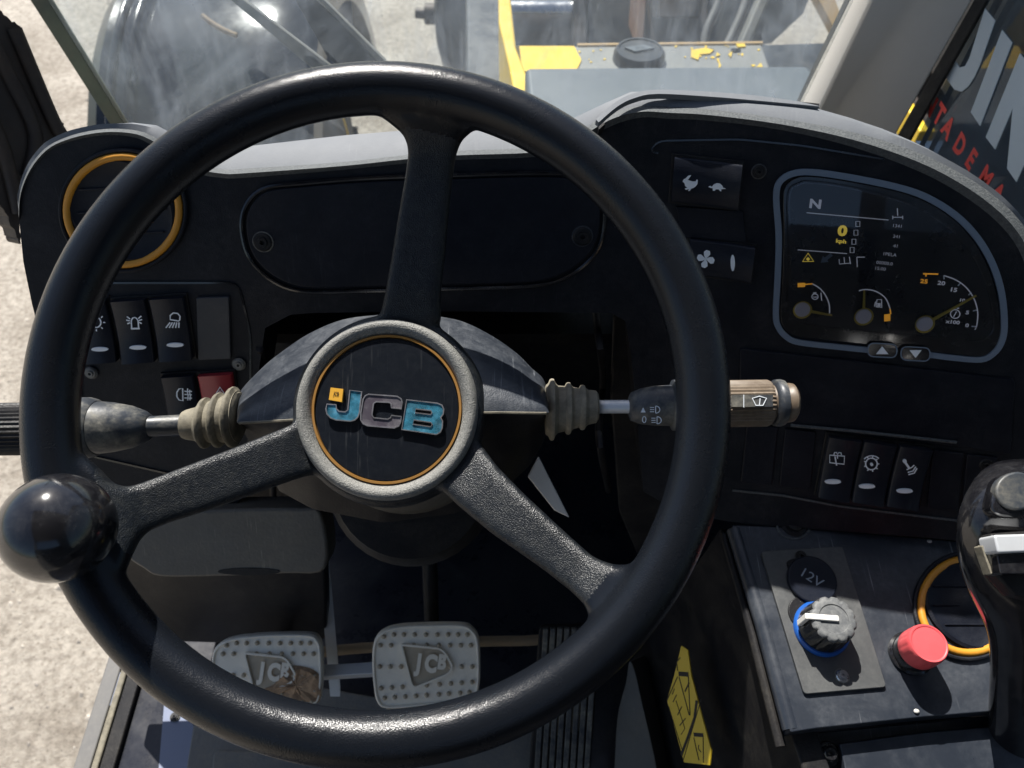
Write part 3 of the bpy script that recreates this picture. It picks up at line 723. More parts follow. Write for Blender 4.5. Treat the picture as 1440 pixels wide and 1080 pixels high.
# ------------------------------------------------------------------ steering column
TW = R(6)
wn = (-fw * math.cos(TW) + up * math.sin(TW)).normalized()      # wheel axis, towards the driver
WP = Plane(P(530.5, 562, .41), wn)
wu, wv = WP.u, WP.v
def Wp(px, py, h): return WP.hit(px, py, h)
HC = Wp(544, 575, -.035)                                         # hub centre
colm = thing('steering_column', 'scuffed black steering column shroud behind the wheel hub', 'steering column', HC - wn * .09)
UP_ = [(333,590),(335,562),(341,546),(370,516),(393,497),(433,470),(480,450),(530,443),(575,441),(617,445),(653,453),(693,473),(727,497),(747,517),(764,533),(770,556),(772,580)]
up_s = smooth(UP_, 5, False)
def seam(x): return interp([(333,594),(420,589),(690,579),(771,580)], x)
lowb = [(333,596),(345,612),(365,640),(392,690),(440,716),(540,735),(640,722),(700,696),(745,655),(765,620),(771,584)]
def shell(side):
    cols = []
    for (x, y) in up_s:
        s0 = seam(x)
        yy = y if side == 'up' else interp(lowb, x)
        col = []
        for k in range(11):
            s_ = k / 10
            py = s0 + (yy - s0) * s_
            edge = 1 - min(1, abs((x - 552) / 219)) ** 3 * .35
            if side == 'up': h = -.040 - .055 * (s_ ** 2.2) - .018 * (1 - edge)
            else: h = -.040 - .006 - .085 * s_ ** .8 - .018 * (1 - edge)
            col.append(Wp(x, py, h))
        cols.append(col)
    n = 11
    vs = [p for c in cols for p in c]
    fs = [(i*n + k, i*n + k + 1, (i+1)*n + k + 1, (i+1)*n + k) for i in range(len(cols) - 1) for k in range(n - 1)]
    mb = MB().add(vs, fs)
    ed = [c[-1] for c in cols]
    mb.add(ed + [p - wn * .05 for p in ed], [(i, i+1, len(ed)+i+1, len(ed)+i) for i in range(len(ed) - 1)])
    return mb
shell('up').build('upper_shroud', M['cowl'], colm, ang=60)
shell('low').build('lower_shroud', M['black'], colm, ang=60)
MB().tube([Wp(x, seam(x) + 1, -.0405 - .018 * (min(1, abs((x - 552) / 219)) ** 3 * .35)) for x in range(336, 771, 18)], .0009, 6).build('shroud_seam', M['boot'], colm)
# collar and tube below the shroud
MB().lathe(HC - wn * .06, -wn, [(0,.056),(.006,.062),(.03,.066),(.05,.064),(.07,.058),(.085,.050)], 48).build('column_collar', M['knee'], colm)
MB().slab([(742,670),(757,641),(801,728),(780,718)], Plane(P(760,690,.60), (0,-.5,.86)), -.006, 0).build('white_bracket', M['ivory'], colm, bevel=.001)
c2 = P(575, 676, .545)
MB().lathe(c2, -wn, [(0,.03),(.004,.055),(.02,.0625),(.035,.062),(.05,.05),(.20,.035),(.42,.03)], 40).build('column_tube', M['black'], colm)

# ------------------------------------------------------------------ steering wheel
wheel = thing('steering_wheel', 'large black three spoke steering wheel with textured rubber rim and spinner knob', 'steering wheel', HC)
RR, rr_ = .1742, .0145
WO = Wp(530.5, 562, 0)
mb = MB()
mb.tube([WO + (wu * math.cos(2*math.pi*i/96) + wv * math.sin(2*math.pi*i/96)) * RR for i in range(96)], rr_, 20, closed=True)
hb = HC
mb.lathe(hb - wn * .02, wn, [(-.014,.045),(-.010,.0565),(.004,.0578),(.012,.0570),(.0165,.0550),(.0180,.0530),(.0150,.0455),(.0100,.0440),(.0080,.040)], 64)
def spoke(st, th=.013):
    rs = []
    for (a, b, h) in st:
        A_, B_ = Wp(*a, h), Wp(*b, h)
        e = (B_ - A_) * .10
        rs.append([A_ - wn * th * .35, A_ + e * .35 - wn * .0012, A_ + e * 1.2, B_ - e * 1.2, B_ - e * .35 - wn * .0012, B_ - wn * th * .35, B_ - e * .6 - wn * th, A_ + e * .6 - wn * th])
    mb.rings(rs)
spoke([((529,452),(621,452),-.037),((538,410),(620,410),-.031),((549,350),(627,350),-.026),((557,300),(631,300),-.0215),((566,250),(636,250),-.017),((571,215),(641,215),-.012),((569,196),(647,196),-.0075),((563,182),(657,182),-.0035),((549,170),(672,172),0.0),((528,155),(700,160),.003),((510,135),(715,140),.004)])
spoke([((676,622),(606,678),-.037),((700,655),(645,715),-.031),((740,696),(690,752),-.025),((800,752),(762,802),-.017),((836,784),(800,832),-.011),((864,795),(822,853),-.004),((890,795),(834,882),.001),((915,780),(838,908),.005),((935,762),(832,930),.007),((950,745),(826,948),.007)])
spoke([((428,586),(443,667),-.037),((400,598),(408,677),-.031),((340,622),(352,697),-.026),((280,645),(290,719),-.020),((220,668),(230,738),-.014),((190,679),(203,749),-.010),((168,684),(190,760),-.004),((148,678),(180,778),0.0),((128,655),(170,805),.003),((100,630),(150,830),.004)])
raw = mb.build('raw', M['rim'])
me0 = raw.data
m_ = raw.modifiers.new('r', 'REMESH'); m_.mode = 'VOXEL'; m_.voxel_size = .0014; m_.use_smooth_shade = True
m2_ = raw.modifiers.new('s', 'SMOOTH'); m2_.factor = .6; m2_.iterations = 26
dg = bpy.context.evaluated_depsgraph_get()
me = bpy.data.meshes.new_from_object(raw.evaluated_get(dg))
org = raw.location.copy()
bpy.data.objects.remove(raw)
vs = [v.co + org for v in me.vertices]
vn = [v.normal.copy() for v in me.vertices]
sets = {'rim': [], 'hub': [], 's0': [], 's1': [], 's2': []}
for p in me.polygons:
    c = sum((vs[i] for i in p.vertices), Vector()) / len(p.vertices)
    d = c - WO; x, y = d.dot(wu), d.dot(wv)
    r = math.hypot(x, y)
    dh = c - HC; rh = (dh - wn * dh.dot(wn)).length
    if r > RR - .021: k = 'rim'
    elif rh < .0590: k = 'hub'
    else:
        a = math.degrees(math.atan2(dh.dot(wv), dh.dot(wu))) % 360
        k = 's0' if 40 < a < 140 else ('s1' if (a > 280 or a < 20) else 's2')
    sets[k].append(tuple(p.vertices))
bpy.data.meshes.remove(me)
for k, nm, mt in (('rim','rim','rim'),('hub','hub','spoke'),('s0','spoke','spoke'),('s1','spoke','spoke'),('s2','spoke','spoke')):
    idx = {}; nv = []; nn = []; fs = []
    for f in sets[k]:
        g = []
        for i in f:
            if i not in idx: idx[i] = len(nv); nv.append(vs[i] - HC); nn.append(vn[i])
            g.append(idx[i])
        fs.append(g)
    me = bpy.data.meshes.new(nm); me.from_pydata(nv, [], fs); me.materials.append(M[mt])
    me.polygons.foreach_set('use_smooth', [True] * len(fs))
    me.normals_split_custom_set_from_vertices(nn)
    o = bpy.data.objects.new(nm, me); COL.objects.link(o); o.parent = wheel
# hub ring and badge
MB().lathe(HC, wn, [(-.006,.0530),(.000,.0526),(.0030,.0514),(.0040,.0492),(.0034,.0470),(.0018,.0453),(.0000,.0437),(-.008,.0430),(-.008,.040)], 96, False, False).build('hub_ring', M['hubring'], wheel, ang=60)
MB().lathe(HC, wn, [(-.003,.0436),(.0012,.0432),(.0012,.0419),(-.002,.0416)], 96, False, False).build('gold_ring', M['gold'], wheel)
HPl = Plane(HC - wn * .0075, wn)
bd = MB().lathe(HC - wn * .0020, wn, [(0,.0415),(.002,.0413),(.0026,.03),(.003,.0001)], 96).build('badge', M['disc'], wheel, ang=30)
HPl = Plane(HC + wn * .0009, wn)
z = Z(400, 430, 3.725)
J = z([(342,442),(404,450),(392,560),(384,582),(368,598),(345,604),(270,598),(240,586),(222,566),(217,540),(222,515),(270,518),(272,540),(285,553),(318,556),(332,545)])
Cc = z([(440,463),(590,474),(610,486),(616,505),(612,540),(560,534),(558,512),(548,506),(480,502),(466,512),(458,570),(466,586),(540,594),(556,586),(560,574),(612,580),(608,610),(598,630),(575,640),(435,628),(412,618),(400,598),(400,560),(412,488),(424,470)])
Bo = z([(640,492),(800,510),(824,520),(834,540),(832,566),(818,586),(828,604),(826,640),(816,662),(796,674),(614,648)])
Bh1 = z([(688,540),(768,549),(772,560),(766,570),(684,560)]); Bh2 = z([(678,598),(768,611),(774,622),(766,634),(672,620)])
def letter(loops, fill, rim_=True):
    mb = MB().shape(loops, HPl, -.001, .0016)
    l = mb.build('letter', fill, bd, bevel=.0003)
    e = MB()
    for L in loops: e.ribbon(L, 1.7, HPl, .0022, closed=True, th=.0012)
    e.build('letter_edge', M['chrome'], bd)
letter([J], M['blue']); letter([Cc], M['cfill']); letter([Bo, Bh1, Bh2], M['blue'])
tagp = MB().slab(z([(242,428),(308,436),(300,504),(232,492)]), HPl, -.0005, .0024).build('yellow_tag', M['tag'], bd)
text('JCB', *z([(270,464)])[0], 7.5, HPl, M['black'], bd, off=.0027, sx=.62, ang=-8, bold=.02)
# spinner knob
kc = P(82, 742, .372)
kp = MB(); kp.sphere(kc, .0262, 48, m=24)
kp.build('spinner_knob', M['gloss'], wheel)
kb = Wp(100, 735, .005)
MB().lathe(kb - wn * .012, (kc - kb), [(0,.016),(.012,.0165),(.017,.012),(.03,.010)], 28).build('knob_stem', M['gloss'], wheel)

# ------------------------------------------------------------------ column stalks
def axlathe(pts, prof, name, m, parent, n=32, rib=0):
    # prof: (px along axis, radius px); pts: axis polyline [(px, py, depth)]
    rs = []
    for i, (x, r) in enumerate(prof):
        y = interp([(a, b) for a, b, c in pts], x); d = interp([(a, c) for a, b, c in pts], x)
        c = P(x, y, d); rm = r * d / F
        ring = []
        for k in range(n):
            q = rm * (1 - (.05 if (rib and k % 2) else 0))
            ring.append(c + (wv * math.cos(2*math.pi*k/n) + wn * math.sin(2*math.pi*k/n)) * q)
        rs.append(ring)
    return MB().rings(rs).build(name, m, parent, ang=45)
lax = [(-30,604,.455),(90,602,.462),(210,600,.475),(283,596,.482),(340,584,.492)]
t = thing('control_stalk', 'left column stalk with ribbed grip reaching past the wheel rim', 'control stalk', P(300, 592, .485), 'column control stalks')
for x, r in ((276, 21), (289, 36), (308, 39), (328, 43)):
    b_ = axlathe(lax, [(x-9,r*.76),(x-5,r*.85),(x-2.6,r*.98),(x,r),(x+2.6,r*.98),(x+5,r*.85),(x+9,r*.76)], 'boot_ring', M['boot'], t)
axlathe(lax, [(258,19),(262,21),(276,24),(300,31),(335,36)], 'boot_core', M['boot'], t)
axlathe(lax, [(200,14.5),(268,14.5)], 'shaft', M['stalk'], t)
axlathe(lax, [(132,37),(140,37),(160,35),(185,30),(203,23),(210,18),(212,14)], 'stalk_body', M['stalk'], t)
axlathe(lax, [(104,41),(110,43),(125,43),(133,41),(138,38)], 'stalk_collar', M['stalk'], t)
axlathe(lax, [(-30,37),(84,37.5),(90,37.5),(106,39)], 'grip', M['black'], t, n=72, rib=1)
rax = [(760,577,.492),(835,572,.478),(885,572,.470),(1000,568,.458),(1130,566,.448)]
t = thing('control_stalk', 'right column stalk with dusty ribbed end and printed wiper symbols', 'control stalk', P(800, 572, .485), 'column control stalks')
for x, r in ((776, 44), (799, 37), (819, 32)):
    axlathe(rax, [(x-9,r*.77),(x-5,r*.86),(x-2.6,r*.98),(x,r),(x+2.6,r*.98),(x+5,r*.85),(x+9,r*.75)], 'boot_ring', M['boot'], t)
axlathe(rax, [(768,36),(800,31),(826,25),(838,23),(841,19)], 'boot_core', M['boot'], t)
axlathe(rax, [(836,9.5),(888,9.5)], 'shaft', M['silver'], t)
axlathe(rax, [(884,13),(887,20),(900,25),(920,28),(944,29)], 'stalk_body', M['stalk'], t)
axlathe(rax, [(943,29),(946,36),(958,37),(975,36)], 'stalk_collar', M['stalk'], t)
axlathe(rax, [(970,33),(1020,33),(1078,33),(1082,31)], 'grip', M['wornbrown'], t, n=72, rib=1)
axlathe(rax, [(1086,29),(1089,33),(1096,33.5),(1101,32)], 'end_ring', M['stalk'], t)
axlathe(rax, [(1080,26),(1104,26),(1108,28),(1114,27),(1118,22),(1121,10)], 'end_button', M['wornbrown'], t)
SPL = Plane(P(1060, 566, .453) + wn * (33 * .453 / F), wn)
MB().slab([(1030,555),(1087,555),(1087,572),(1030,572)], SPL, -.002, .0006).build('label_band', M['stalk'], t)
g = MB()
g.ribbon([(1058,560),(1068,557),(1078,560),(1073,570),(1063,570)], 1.4, SPL, .001, closed=True); g.ribbon([(1068,570),(1069,560)], 1.2, SPL, .001)
g.ribbon([(1046,555),(1046,573)], 1, SPL, .001)
g.build('wiper_symbol', M['white'], t)
SP2 = Plane(P(915, 572, .467) + wn * (28 * .467 / F), wn)
g = MB()
for (x, y) in ((922,576),(924,591)):
    g.ribbon(ell(x, y, 6, 5, 10, -90, 90), 1.3, SP2, .001); g.ribbon([(x, y - 5), (x, y + 5)], 1.3, SP2, .001)
    for k in (-3, 0, 3): g.ribbon([(x - 8, y + k), (x - 2, y + k)], 1, SP2, .001)
g.shape([[(901,580),(908,580),(904.5,573)]], SP2, .0005, .001); g.ribbon(ell(906, 590, 2.5, 4.5, 10), 1.1, SP2, .001, closed=True)
g.shape([[(944,566),(951,562),(951,570)]], SP2, .002, .0026); g.ribbon(ell(937, 568, 2.2, 3.5, 8), 1.2, SP2, .001, closed=True)
g.build('lamp_symbol', M['white'], t)

# ------------------------------------------------------------------ pedals
PN = Vector((0, -math.cos(R(52)), math.sin(R(52))))
emb = [(0,0),(58,6),(66,12),(78,34),(76,44),(68,50),(22,70),(16,66)]
def pedal(dx, dy, depth, label, outl, mud):
    pl = Plane(P(600 + dx, 935 + dy, depth), PN)
    t = thing('brake_pedal', label, 'pedal', pl.hit(600 + dx, 980 + dy, -.04), 'studded brake pedals')
    O = smooth(outl, 5)
    pad = MB().slab(O, pl, -.010, 0).build('pad', M['alu'], t, bevel=.002, seg=3)
    cx = sum(p[0] for p in O) / len(O); cy = sum(p[1] for p in O) / len(O)
    MB().tube([pl.hit(cx + (x - cx) * .965, cy + (y - cy) * .955, .0005) for x, y in O], .0012, 8, closed=True).build('raised_rim', M['alu'], pad)
    st = []
    rows = [(892, [540,554,568,583,599,615,630,644,657]), (907, [535,550,582,600,617,633,648,662]), (937, [534,549,564,634,649,664]), (963, [536,551,566,600,618,634,649,664]), (977, [541,555,570,585,600,617,631,647,660])]
    sp = MB()
    for y, xs in rows:
        for x in xs:
            yy = y + (3 if x < 545 and y < 900 else 0) - (8 * (x - 600) / 120 if y > 950 else 0)
            X, Y = x + dx, yy + dy
            c = pl.hit(X, Y, -.0004); r = .0021
            rs = [[c + (pl.u*math.cos(2*math.pi*i/8) + pl.v*math.sin(2*math.pi*i/8)) * r * a + pl.n * hh for i in range(8)] for a, hh in ((1.2,0),(1,.0022),(.6,.0034),(.05,.0036))]
            sp.rings(rs, False, False)
    sp.build('stud', M['aludirty'], pad, kind='stuff')
    e0 = [(564 + dx + x * .92, 907 + dy + y * .86) for x, y in emb]
    em = MB().slab(rnd(e0, 4, 3), pl, -.002, .0008).build('emblem', M['aludirty'], pad, bevel=.0004)
    MB().ribbon(rnd(e0, 4, 3), 2.6, pl, .0034, closed=True, th=.003).build('emblem_frame', M['alu'], pad)
    for ch, x, y, h in (('J', 587, 935, 33), ('C', 606, 933, 27), ('B', 622, 931, 22)):
        text(ch, x + dx, y + dy, h, pl, M['alu'], pad, name='raised_letter', th=.0025, off=.0030, ang=-8, sx=.72, bold=.06)
    if mud:
        mbm = MB()
        rnd_ = random.Random(3)
        mp = smooth([(400,942),(412,936),(430,938),(444,944),(451,955),(450,985),(438,988),(420,986),(395,984),(372,978),(368,970),(385,962)], 3)
        top = [pl.hit(x, y, .0006) for x, y in mp]
        N2 = len(top); cen = pl.hit(416, 964, .0045)
        mid = [p * .55 + cen * .45 + pl.n * rnd_.uniform(-.0012, .0022) for p in top]
        mid2 = [p * .25 + cen * .75 + pl.n * rnd_.uniform(-.001, .0015) for p in top]
        mbm.rings([top, [p * .85 + cen * .15 + pl.n * rnd_.uniform(.0004, .003) for p in top], mid, mid2, [cen] * N2], True, False)
        mbm.build('mud_clump', M['mud'], pad, ang=20)
    arm0 = pl.hit(cx, cy + 20, -.012)
    MB().tube([arm0, arm0 + Vector((0, .06, -.02)), arm0 + Vector((0, .16, .12))], .008, 12).build('pedal_arm', M['black'], t)
    return t
O1 = [(523,930),(525,905),(534,890),(556,881),(600,878),(650,878),(665,885),(673,900),(675,935),(674,965),(668,980),(650,987),(600,993),(545,997),(530,988),(525,965)]
O2 = [(297,935),(300,915),(312,903),(335,896),(380,892),(435,892),(448,900),(452,915),(453,950),(451,975),(447,988),(430,993),(380,1000),(330,1000),(308,990),(299,965)]
pedal(0, 0, .75, 'right studded brake pedal, clean aluminium pad with raised emblem', O1, False)
pedal(-221, 12, .75, 'left studded brake pedal with dried mud over its lower corner', O2, True)
t = thing('linkage_rod', 'silver upright rod and cross bar between the two brake pedals', 'linkage', P(462, 945, .78))
MB().box(P(462, 865, .80), .012, .012, .16, uz=(P(455,790,.80) - P(468,940,.80)).normalized(), uy=(0,.8,.6)).build('upright_rod', M['silver'], t, bevel=.001)
a, b = P(452, 946, .775), P(545, 940, .775)
MB().box((a + b) / 2, (b - a).length, .012, .012, ux=(b - a).normalized()).build('cross_bar', M['silver'], t, bevel=.001)
t0 = MB().tube([P(x, y, .83) for x, y in smooth([(380,925),(480,914),(530,910),(600,905),(680,902),(757,900),(790,890)], 4, False)], .0055, 12)
h_ = t0.build('brake_hose', M['hose']); h_['label'] = 'beige braided hose running behind the brake pedals'; h_['category'] = 'hose'
MB().slab([(545,992),(632,990),(634,1004),(540,1006)], Plane(P(590,998,.79), PN), -.01, 0).build('pedal_stop', M['aludirty'], bevel=.001)
o = bpy.data.objects['pedal_stop']; o['label'] = 'small studded metal step under the right brake pedal'; o['category'] = 'stop'
# accelerator
AP = Plane(P(795, 960, .80), (-.05, -.62, .78))
t = thing('accelerator_pedal', 'long black accelerator pedal with narrow upright ribs', 'pedal', AP.hit(795, 1075))
MB().slab(rnd([(758,882),(846,878),(828,1110),(742,1110)], 6), AP, -.014, -.004).build('base_plate', M['black'], t, bevel=.002)
for k in range(8):
    x0 = 764 + k * 10; dx_ = -13
    MB().slab([(x0, 884), (x0 + 7.4, 884), (x0 + 7.4 + dx_ - 1, 1108), (x0 + dx_ - 1, 1108)], AP, -.006, .001).build('rib', M['stalk'], t, bevel=.0008)
for k in (2, 3, 5, 6):
    x0 = 761 + k * 10
    MB().slab([(x0 - 3, 912 + k * 3), (x0 - .6, 912 + k * 3), (x0 - 6, 1040 - k * 2), (x0 - 8, 1040 - k * 2)], AP, -.004, -.0032).build('groove_dirt', M['boot'], t)
# floor trim, mats and sill
fx = lambda pts, z_: [FPl(z_).hit(x, y) for x, y in pts]
FPl = lambda z_: Plane((0, 0, FZ + z_), (0, 0, 1))
MB().slab(rnd([(272,1012),(420,960),(640,1000),(760,1000),(738,1300),(225,1300)], 12), FPl(0), .0, .012).build('floor_mat', M['mat'], bevel=.003)
o = bpy.data.objects['floor_mat']; o['label'] = 'grey rubber floor mat below the brake pedals'; o['category'] = 'floor mat'
MB().slab(rnd([(300,1055),(520,1062),(520,1200),(290,1200)], 10), FPl(.012), -.002, .004).build('raised_pad', M['mat'], o, bevel=.002)
sl_ = thing('door_sill', 'grey door sill with beige rubber strip along the open left side', 'door sill', FPl(0).hit(120, 1050))
def strip(px0, px1, y0, y1, h0, h1, nm, mt, tilt=0):
    vp = lambda x, y, yy: x + (720 - x) * (yy - y) / (-842 - y)
    pts = [(vp(px0, 1080, y0), y0), (vp(px1, 1080, y0), y0), (vp(px1, 1080, y1), y1), (vp(px0, 1080, y1), y1)]
    return MB().slab(pts, FPl(0), h0, h1).build(nm, M[mt], sl_, bevel=.002)
strip(102, 126, 850, 1300, -.05, .012, 'sill_plate', 'sill')
strip(127, 137, 850, 1300, -.02, .020, 'rubber_strip', 'boot')
strip(138, 160, 850, 1300, -.03, .016, 'inner_rail', 'black')
strip(161, 262, 800, 1300, -.02, .008, 'step_panel', 'floor')
k_ = MB().slab([(153,945),(180,945),(174,992),(146,992)], FPl(.008), 0, .002).build('reflective_strip', mat('sky_tinted_film', (.20,.23,.32), .35, dust=.2), sl_)  # skylight reflection on the sheet painted in as pale blue
MB().slab([(232,975),(272,1010),(262,1300),(205,1300)], FPl(.008), 0, .0025).build('reflective_strip', bpy.data.materials['sky_tinted_film'], sl_)
screw(246, 1008, 6, FPl(.011), sl_, .0005, M['iron'])
# transmission hump / boot beside the accelerator
GP = Plane(P(900, 1010, .80), (-.5, -.4, .75))
MB().slab(smooth([(885,930),(893,945),(902,985),(925,1090),(935,1200),(850,1200),(862,1100),(868,1010),(880,960)], 4), GP, -.04, 0).build('side_trim', M['knee'], bevel=.004)
o = bpy.data.objects['side_trim']; o['label'] = 'grey curved trim piece between accelerator and console side'; o['category'] = 'trim'

# ------------------------------------------------------------------ side console
CPz = Plane(P(1200, 900, .57), (0, -.10, 1))
con = thing('side_console', 'scratched black steel side console to the right of the wheel', 'console', CPz.hit(1230, 900, -.2))
top = rnd([(1030,738),(1120,742),(1300,757),(1460,772),(1520,1010),(1400,1000),(1300,1008),(1150,1024),(1112,1030),(1072,880)], 3)
MB().slab(top, CPz, -.02, 0).build('top_plate', M['console'], con, bevel=.006, seg=4)
# rolled edge along the left, and the side wall
e_ = [CPz.hit(1033, 745, -.006), CPz.hit(1074, 880, -.006), CPz.hit(1113, 1026, -.006)]
MB().tube(e_, .0065, 14).build('rolled_edge', M['console'], con)
e2_ = [CPz.hit(1018, 752, -.018), CPz.hit(1058, 890, -.018), CPz.hit(1098, 1050, -.018)]
MB().tube(e2_, .004, 10).build('weld_bead', M['black'], con)
tl = [CPz.hit(1012, 742, -.02), CPz.hit(1112, 1032, -.02)]
SWp = Plane(tl[0], (tl[1] - tl[0]).cross(Vector((-.12, .0, -1))))
if SWp.n.x > 0: SWp = Plane(tl[0], -SWp.n)
SWp = Plane(tl[0], SWp.n, tl[1] - tl[0])
dn = Vector((-.10, 0, -1)).normalized()
q = [tl[0], tl[0] + (tl[1] - tl[0]) * 1.9, tl[0] + (tl[1] - tl[0]) * 1.9 + dn * .34, tl[0] + dn * .34]
MB().prism(q, [p + Vector((.02, 0, 0)) for p in q]).build('side_panel', M['black'], con, bevel=.002)
# lower front plate of the console
CP2 = Plane(CPz.hit(1300, 1010, -.018), (0, -.22, 1))
MB().slab(rnd([(1113,1034),(1150,1030),(1460,1000),(1500,1250),(1160,1250)], 3), CP2, -.03, -.012).build('front_plate', M['console'], con, bevel=.003)
MB().slab(rnd([(1181,1046),(1300,1030),(1460,1016),(1500,1250),(1225,1250)], 3), CP2, -.012, .002).build('cover_plate', M['console'], con, bevel=.0015)
c = CP2.hit(1163, 1060, -.006)
o = MB().lathe(c, CP2.n, [(-.006,.0085),(.002,.0085),(.003,.0075),(.003,.0058),(.0075,.0050),(.0085,.004),(.0085,.002),(.006,.0016)], 24).build('bolt', M['gloss'], con)
c = CPz.hit(1116, 738, -.001)
MB().lathe(c, CPz.n, [(0,.0105),(.0018,.0105),(.0028,.0085),(.0022,.0062),(.004,.006),(.0045,.003),(.003,.0015)], 28).build('bolt', M['black'], con)
MB().tube([CPz.hit(x, y, .0004) for x, y in ell(1116, 739, 23, 19, 30)], .0010, 6, closed=True).build('dust_ring', M['lip'], con)
# switch plate with socket
MB().slab(rnd([(1070,775),(1185,768),(1247,966),(1131,976)], 6), CPz, 0, .0032).build('switch_plate', M['plate'], con, bevel=.0006)
screw(1126, 783, 8, CPz, con, .0032, M['black']); screw(1184, 951, 9, CPz, con, .0032, M['chrome'])
for x, y in ((1307,761),(1119,868),(1289,1000)):
    MB().sphere(CPz.hit(x, y, .0012), .0016, 8, (1.3,1,.6)).build('grit', M['pillar'], con)
t = thing('power_socket', 'round black 12V socket cap on the switch plate', 'socket', CPz.hit(1143, 815, .003))
MB().disc(1143, 814, 34, CPz, .002, .0075, 40).build('socket_cap', M['switch'], t, bevel=.0016)
MB().slab(rnd(rect(1118, 800, 16, 30, -20), 6), CPz, .002, .005).build('cap_hinge', M['black'], t, bevel=.001)
MB().disc(1133, 862, 24, CPz, .002, .0045, 30).build('socket_base', M['black'], t, bevel=.0008)
text('12V', 1143, 813, 14, Plane(CPz.o, CPz.n, (1,-.28,0)), M['grey'], t, off=.0079, sx=1.05, ang=-22)
# rotary knob
t = thing('rotary_knob', 'scalloped black rotary knob with white pointer and blue ring', 'knob', CPz.hit(1178, 905, .003))
kb = CPz.hit(1182, 914, .0032)
kt = CPz.hit(1173, 870, .031)
ax = CPz.n
kb = kt - ax * .0278
def scal(r, n=96, k=12, d=.06): return [r * (1 - d * max(0, math.cos(k * 2*math.pi*i/n)) ** 2) for i in range(n)]
def kring(c, rad): 
    a = CPz.u; b = CPz.v; n = len(rad)
    return [c + (a * math.cos(2*math.pi*i/n) + b * math.sin(2*math.pi*i/n)) * rad[i] for i in range(n)]
MB().rings([kring(kb + ax*h, scal(r, d=dd)) for h, r, dd in ((.004,.0183,.0),(.006,.0183,.02),(.008,.0177,.08),(.024,.0169,.10),(.0262,.0162,.10))]).build('knob_body', M['gloss'], t, ang=50)
MB().rings([kring(kb + ax*h, scal(r, d=dd)) for h, r, dd in ((.0258,.0165,.10),(.0272,.0158,.09),(.0280,.0141,.04),(.0280,.0105,0),(.0272,.0100,0),(.0272,.0005,0))]).build('knob_face', M['knobtop'], t, ang=50)
MB().lathe(kb, ax, [(0,.0204),(.003,.0204),(.0045,.0194),(.0045,.017)], 48).build('blue_ring', M['bluering'], t)
pd = (CPz.hit(1136, 871, .03) - CPz.hit(1175, 874, .03)).normalized()
pc = kb + ax * .0283
MB().box(pc + pd * .0082, .0225, .0042, .0024, pd, ax.cross(pd), ax).build('pointer', M['ivory'], t, bevel=.0008)
MB().box(kb + ax * .0195 + pd * .0190, .0032, .0042, .0195, pd, ax.cross(pd), ax).build('pointer_side', M['ivory'], t, bevel=.0006)
# red push button
t = thing('push_button', 'round pinkish red push button on the black side console', 'button', CPz.hit(1280, 940))
bt = CPz.hit(1306, 905, .031)
bb = bt - ax * .031
MB().lathe(bb, ax, [(0,.0155),(.003,.0155),(.004,.0138),(.016,.0135),(.018,.012)], 40).build('button_collar', M['gloss'], t)
rb = MB().rings([kring(bb + ax*h, scal(r * .86, d=dd, k=14)) for h, r, dd in ((.013,.0158,.0),(.0145,.0166,.0),(.020,.0166,.03),(.0275,.0163,.03),(.0305,.0158,.0),(.0318,.0148,0),(.0318,.0138,0),(.0312,.0132,0),(.0316,.0005,0))])
rb.build('red_cap', M['red'], t, ang=50)
vent(1362, 852, 67, 66, CPz, 'round air vent with orange ring on the side console beside the joystick', .002)
# warning decal on the console side
yp = [(958,908),(967,914),(972,950),(985,1000),(1000,1055),(998,1076),(962,1072),(938,985),(948,950)]
YP = Plane(P(965, 990, .66), (-.80, -.25, .55))
dc = thing('warning_decal', 'yellow warning decal with black outlines on the dark console side', 'decal', YP.hit(965, 990))
MB().slab(yp, YP, -.001, .0004).build('decal_sheet', M['sticker'], dc)
z = Z(740, 860, 4.8)
g = MB()
for a, w_ in (([(1028,420),(1095,425)],6),([(1030,440),(1100,700)],1.4),([(1093,435),(1105,700)],1.4),([(1070,540),(1100,480)],2),([(1150,600),(1135,720),(1090,850),(1045,970)],4),([(1022,400),(1015,340),(1040,310)],1.4),([(1130,830),(1195,835)],5),([(1130,850),(1165,1005)],1.3),([(1193,850),(1195,1020)],1.3),
              ([(945,610),(1020,440)],1.3),([(960,640),(1050,930)],1.2),([(985,560),(1000,520)],1.1),([(990,610),(1015,560)],1.1),([(1020,700),(1050,640)],1.2),([(1035,770),(1075,720)],1.2),([(1045,830),(1070,790),(1010,600)],1),([(1165,900),(1160,925),(1180,950)],1.4),([(1180,590),(1060,1000)],1)):
    g.ribbon(z(a), w_, YP, .0007)
g.build('printed_lines', M['black'], dc)

# ------------------------------------------------------------------ joystick
t = thing('joystick', 'black joystick with curved head and chrome rocker at the console edge', 'joystick', P(1440, 1075, .57))
JS = [((1455,1130),52,.60),((1440,1085),46,.575),((1436,1040),43,.555),((1438,985),44,.53),((1440,930),43,.505),((1444,890),50,.49),((1448,850),76,.475),((1448,800),98,.465),((1448,750),104,.458),((1448,705),94,.455),((1448,664),68,.46),((1450,645),38,.47)]
def ring_at(c, r, ry, n=28):
    return [P(c[0], c[1], r[1]) + (rt * math.cos(2*math.pi*k/n) * r[0] * r[1] / F - fw * math.sin(2*math.pi*k/n) * ry) for k in range(n)]
rs = []
for (c, r, d) in [(a, b, e) for a, b, e in JS]:
    rs.append(ring_at(c, (r, d), min(.020, r * d / F * .75)))
mb = MB().rings(rs)
o = mb.build('handle', M['gloss'], t, ang=70)
sm = o.modifiers.new('s', 'SUBSURF'); sm.levels = 1; sm.render_levels = 2
